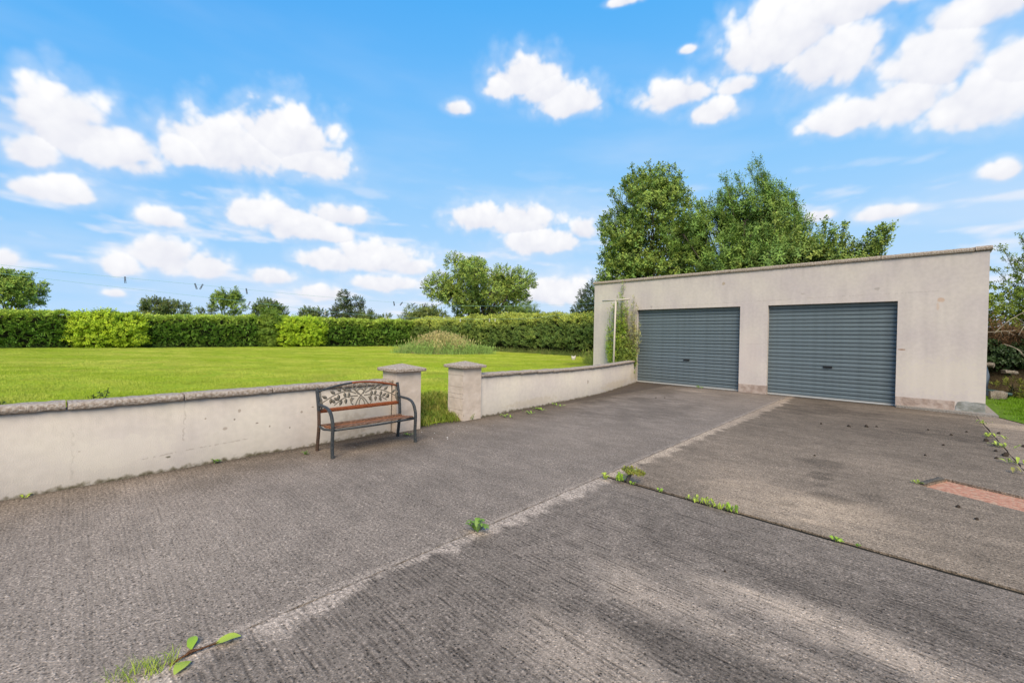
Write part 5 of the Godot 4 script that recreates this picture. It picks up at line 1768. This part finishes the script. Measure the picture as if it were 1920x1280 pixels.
	for s in [1.0, -1.0]:
		var main := curve_pts([Vector2(0.07 * s, 0.735), Vector2(0.20 * s, 0.775), Vector2(0.36 * s, 0.745), Vector2(0.57 * s, 0.645)], 6)
		var low := curve_pts([Vector2(0.05 * s, 0.70), Vector2(0.19 * s, 0.70), Vector2(0.30 * s, 0.665), Vector2(0.40 * s, 0.60)], 6)
		for c in [main, low]:
			var p3 := []
			for q in c: p3.append(back_at(q.x, q.y))
			obj("stem", tube_mesh(p3, 0.0095, 0.0075, 6), cast, b)
		for q in [[main, 3, 0.6], [main, 6, 0.75], [main, 9, 0.7], [main, 12, 0.55], [main, 15, 0.5], [main, 5, -1.6], [main, 8, -1.9], [main, 11, -1.7], [main, 14, -1.5], [main, 17, -0.9], [low, 4, -1.5], [low, 8, -1.6], [low, 11, -1.2], [low, 13, 0.5], [low, 16, 0.8], [main, 17, 0.75]]:
			var p: Vector2 = q[0][q[1]]
			var dir := Vector2(cos(q[2]) * s, sin(q[2]))
			var o := obj("leaf", leaf_shape, cast, b)
			o.position = back_at(p.x + dir.x * 0.012, p.y + dir.y * 0.012)
			o.rotation = Vector3(atan2(dir.x, dir.y), 0, 0)
			o.scale = Vector3.ONE * clampf((0.80 + 0.10 * cos(p.x / 0.6 * PI / 2) - p.y) / 0.1 if dir.y > 0 else (p.y - 0.565) / 0.09, 0.5, 0.9)
		for q in [[0.0, 0.86, 0.075, 0.80, 0.035, 0.72], [0.0, 0.80, 0.05, 0.765, 0.0, 0.70], [0.06, 0.885, 0.115, 0.83, 0.06, 0.755], [0.0, 0.70, 0.055, 0.645, 0.10, 0.57], [0.0, 0.67, 0.03, 0.63, 0.045, 0.575], [0.11, 0.67, 0.16, 0.62, 0.13, 0.58]]:
			var p4 := []
			for w in curve_pts([Vector2(q[0] * s, q[1]), Vector2(q[2] * s, q[3]), Vector2(q[4] * s, q[5])], 5): p4.append(back_at(w.x, w.y))
			obj("petal", tube_mesh(p4, 0.009, 0.009, 6), cast, b)

func back_at(s: float, y: float) -> Vector3: # along the bench, height
	return Vector3(-0.19 - 0.268 * (y - 0.55), y, s)

# ---------------------------------------------------------------- small things in the yard
func build_small() -> void:
	var bright := leaf_green(Color(0.24, 0.38, 0.025))
	var yellow := leaf_green(Color(0.34, 0.43, 0.04))
	var deep := leaf_green(Color(0.14, 0.25, 0.025))
	var olive := leaf_green(Color(0.25, 0.23, 0.05))
	weed("dandelion", "dandelion-like weed alone in the long joint in the foreground", "weed", Vector3(-2.53, 0, -2.25), 15, 0.15, 0.045, 1.25, deep, 801, true, 0.03)
	var dock := thing("dock_plant", "weed with three big oval leaves in the joint at the bottom left", "weed", Vector3(-2.52, 0, -0.42))
	for q in [[Vector3(-0.01, 0.0, -0.06), 1.15, 0.13, 0.062, 0.45, yellow], [Vector3(-0.05, 0.0, 0.03), 2.9, 0.10, 0.045, 0.6, bright], [Vector3(0.03, 0.0, 0.05), -0.75, 0.10, 0.062, 0.3, yellow]]:
		var o := obj("leaf", weed_leaf(q[2], q[3], q[4], 805), q[5], dock)
		o.position = q[0]
		o.rotation.y = q[1]
	var brown := stone_mat([[0.2, Color(0.09, 0.04, 0.02)], [0.8, Color(0.2, 0.1, 0.05)]], 0.05, 0.3, 0.5, 806)
	obj("stem", tube_mesh([Vector3(0.0, 0.006, 0.12), Vector3(-0.01, 0.02, 0.04), Vector3(0.0, 0.012, -0.08)], 0.006, 0.004, 6), brown, dock)
	var dl := obj("leaf", weed_leaf(0.06, 0.03, 0.3, 807), brown, dock)
	dl.position = Vector3(-0.01, 0.0, 0.06)
	dl.rotation.y = 2.0
	dl.set_meta("label", "dried brown leaf")
	# tufts of grass
	for q in [[-2.545, -0.27, 60, 0.085, "light green grass tuft in the long joint beside the big oval leaves"], [-2.60, -0.14, 45, 0.075, "grass tuft at the very bottom left of the long joint"], [-2.56, -0.2, 52, 0.06, "thin grass tuft between the two bottom left tufts"]]:
		tuft(q[0], q[1], q[2], q[3], q[4], yellow)
	# where the two joints cross
	weed("small_weed", "pale green weed at the left end of the cross joint, on the corner", "weed", Vector3(-2.47, 0, -4.13), 12, 0.09, 0.028, 1.5, yellow, 811)
	weed("small_weed", "leafy weed in the cross joint just left of the mossy stump", "weed", Vector3(-2.33, 0, -4.2), 20, 0.10, 0.03, 1.6, bright, 812, false, 0.05)
	var stump := thing("mossy_stump", "short leaning woody stump topped with yellowish moss in the cross joint", "stump", Vector3(-2.24, 0, -4.22))
	obj("stem", tube_mesh([Vector3(0, -0.02, 0), Vector3(0.0, 0.05, -0.01), Vector3(0.02, 0.105, -0.02)], 0.024, 0.02, 8), stone_mat([[0.2, Color(0.07, 0.06, 0.05)], [0.8, Color(0.2, 0.17, 0.14)]], 0.04, 0.2, 0.8, 813), stump)
	var mp := []
	var mt := []
	var r := RandomNumberGenerator.new()
	r.seed = 814
	for i in 90:
		var d := rand_dir(r)
		mp.append(facing(Vector3(0.055 + d.x * 0.11, 0.125 + absf(d.y) * 0.03, -0.02 + d.z * 0.05), d + Vector3(0, 0.4, 0), r.randf_range(0.2, 0.34)))
		mt.append(jitter(Color(0.26, 0.22, 0.05).lerp(Color(0.2, 0.26, 0.04), r.randf()), 0.35))
	scatter("moss", leaf_cluster(6, 0.06, 0.1, 0.05, 815), mp, mt, leaves_soft, stump)
	weed("small_weed", "tiny green weed at the foot of the mossy stump", "weed", Vector3(-2.17, 0, -4.19), 6, 0.07, 0.025, 1.0, bright, 816)
	weed("small_weed", "tiny weed in the cross joint a little right of the mossy stump", "weed", Vector3(-1.86, 0, -4.2), 6, 0.06, 0.022, 1.2, bright, 817)
	weed("joint_plants", "largest bright green clump of weeds in the cross joint", "weed", Vector3(-1.36, 0, -4.215), 44, 0.075, 0.022, 1.8, yellow, 818, false, 0.15)
	weed("joint_plants", "small weeds on the left side of the largest clump in the cross joint", "weed", Vector3(-1.53, 0, -4.215), 16, 0.05, 0.016, 1.4, yellow, 819, false, 0.06)
	weed("joint_plants", "upright leafy weed on the right side of the largest clump in the cross joint", "weed", Vector3(-1.17, 0, -4.215), 18, 0.085, 0.024, 1.9, bright, 820, false, 0.05)
	weed("small_weed", "small round-leaved weed alone farther right in the cross joint", "weed", Vector3(-0.40, 0, -4.205), 7, 0.06, 0.045, 1.4, bright, 821, false, 0.03)
	weed("small_weed", "tiny weed just right of the round-leaved weed in the cross joint", "weed", Vector3(-0.28, 0, -4.215), 5, 0.045, 0.02, 1.2, bright, 822)
	# along the walls
	weed("wall_weed", "small weed at the foot of the left wall, left of the bench", "weed", Vector3(-6.07, 0, -1.14), 8, 0.09, 0.03, 1.3, deep, 823)
	weed("wall_weed", "tiny bright weed at the foot of the wall at the left edge", "weed", Vector3(-6.0, 0, 0.36), 8, 0.06, 0.02, 1.0, yellow, 824, false, 0.05)
	weed("wall_weed", "small weed on the concrete beside the bench's left rear leg", "weed", Vector3(-5.72, 0, -2.06), 9, 0.08, 0.022, 0.9, deep, 825)
	weed("wall_weed", "flat green weed on the concrete under the right end of the bench", "weed", Vector3(-5.74, 0, -3.62), 11, 0.10, 0.025, 0.6, bright, 826, false, 0.05)
	for q in [[-5.78, -5.85, 14, "nearest weed along the curved wall, right of the right pillar"], [-5.80, -6.5, 9, "small weed second along the curved wall"], [-5.88, -7.0, 22, "largest spreading weed at the foot of the curved wall"], [-5.92, -7.75, 10, "farthest small weed along the curved wall"]]:
		weed("wall_weed", q[3], "weed", Vector3(q[0], 0, q[1]), q[2], 0.13, 0.03, 0.6, bright, 830 + int(q[2]), false, 0.16)
	weed("wall_weed", "small weed at the sill of the left roller door", "weed", Vector3(-5.0, 0, -14.17), 10, 0.12, 0.03, 1.5, deep, 840, false, 0.1)
	# right-hand joint
	weed("small_weed", "yellow green weed at the left corner of the red panel", "weed", Vector3(0.06, 0, -6.62), 10, 0.07, 0.022, 1.3, yellow, 841, false, 0.03)
	for q in [[1.065, -10.9, 16, "weed in the right-hand joint, second from the garage"], [1.065, -12.6, 9, "small weed in the right-hand joint, nearest the garage"], [1.07, -10.0, 18, "largest weed in the right-hand joint at the right edge"], [1.065, -8.75, 14, "weed in the right-hand joint, nearest the red panel but one"], [1.05, -8.1, 10, "brownish weed in the right-hand joint, nearest the red panel"]]:
		weed("joint_weed", q[3], "weed", Vector3(q[0], 0, q[1]), q[2], 0.12, 0.032, 1.2, olive if q[1] > -8.5 else yellow, 850 + int(q[2]), false, 0.12)
	# loose dark clumps
	var cl := begin(true)
	var rr := RandomNumberGenerator.new()
	rr.seed = 860
	var rings := []
	for i in 4:
		var row := []
		for k in 7:
			var a := TAU * k / 7
			var rad: float = [1.0, 0.95, 0.6, 0.1][i] * rr.randf_range(0.7, 1.2)
			row.append(Vector3(cos(a) * rad * 0.03, [0.0, 0.012, 0.024, 0.03][i] * rr.randf_range(0.8, 1.2), sin(a) * rad * 0.02))
		rings.append(row)
	for i in 3:
		for k in 7: quad(cl, rings[i][k], rings[i + 1][k], rings[i + 1][(k + 1) % 7], rings[i][(k + 1) % 7])
	var clump := done(cl)
	var soil := mat(Color(0.04, 0.03, 0.022), 0.95)
	for q in [[0.53, -10.6, 0.9], [1.0, -11.24, 1.0], [0.92, -10.42, 1.5], [1.16, -11.47, 1.1], [1.0, -10.12, 1.4], [0.94, -9.54, 0.9], [1.0, -9.24, 1.7], [0.89, -8.93, 0.9], [1.04, -9.42, 1.0], [0.39, -9.44, 0.8], [-1.24, -10.0, 0.9], [-0.83, -10.1, 1.2], [-0.59, -10.35, 1.3], [0.36, -5.98, 0.8], [0.46, -5.69, 0.7], [0.17, -8.38, 0.7], [-0.45, -10.5, 0.8], [0.25, -10.9, 0.7], [-0.95, -7.15, 0.6], [-4.97, -10.83, 0.8], [-4.81, -11.03, 0.7], [-0.9, -3.1, 0.35], [1.3, -10.3, 1.1], [1.25, -9.2, 1.2], [0.75, -11.2, 0.8]]:
		var o := obj("dried_clump", clump, soil)
		o.position = Vector3(q[0], 0.0, q[1])
		o.rotation.y = q[0] * 37.0 + q[1] * 11.0
		o.scale = Vector3.ONE * q[2]
		tag(o, "small dark dried clump lying loose on the concrete", "clump", "dark dried clumps on the concrete")
	var chip := mat(Color(0.62, 0.58, 0.53), 0.9)
	for q in [[-5.59, -4.02, 0.45], [-5.22, -4.0, 0.7], [-5.15, -3.95, 0.5], [-5.32, -3.79, 0.5], [-5.79, -3.91, 0.5], [-5.61, -4.72, 0.45], [-5.77, -4.67, 0.5], [-5.39, -5.16, 0.4], [-5.65, -2.7, 0.4], [-5.11, -2.09, 0.4], [-5.45, -4.3, 0.4], [-5.3, -4.5, 0.35], [-5.5, -5.0, 0.35]]:
		var o := obj("stone_chip", clump, chip)
		o.position = Vector3(q[0], -0.003, q[1])
		o.rotation.y = q[0] * 31.0 + q[1] * 17.0
		o.scale = Vector3(0.75, 0.5, 0.9) * q[2]
		tag(o, "small whitish stone chip on the concrete near the gate gap or the bench", "stone chip", "white stone chips")

func leaf_green(c: Color) -> StandardMaterial3D:
	var m := mat(c, 0.45, 0.4)
	m.backlight_enabled = true
	m.backlight = Color(0.45, 0.45, 0.45)
	m.cull_mode = BaseMaterial3D.CULL_DISABLED
	return m

func tuft(x: float, z: float, n: int, h: float, label: String, m: Material) -> void:
	var o := obj("grass_tuft", blade_patch(n, 0.12, h * 0.5, h, 0.004, 0.8, 870 + n), m)
	o.position = Vector3(x, -0.002, z)
	tag(o, label, "grass tuft")
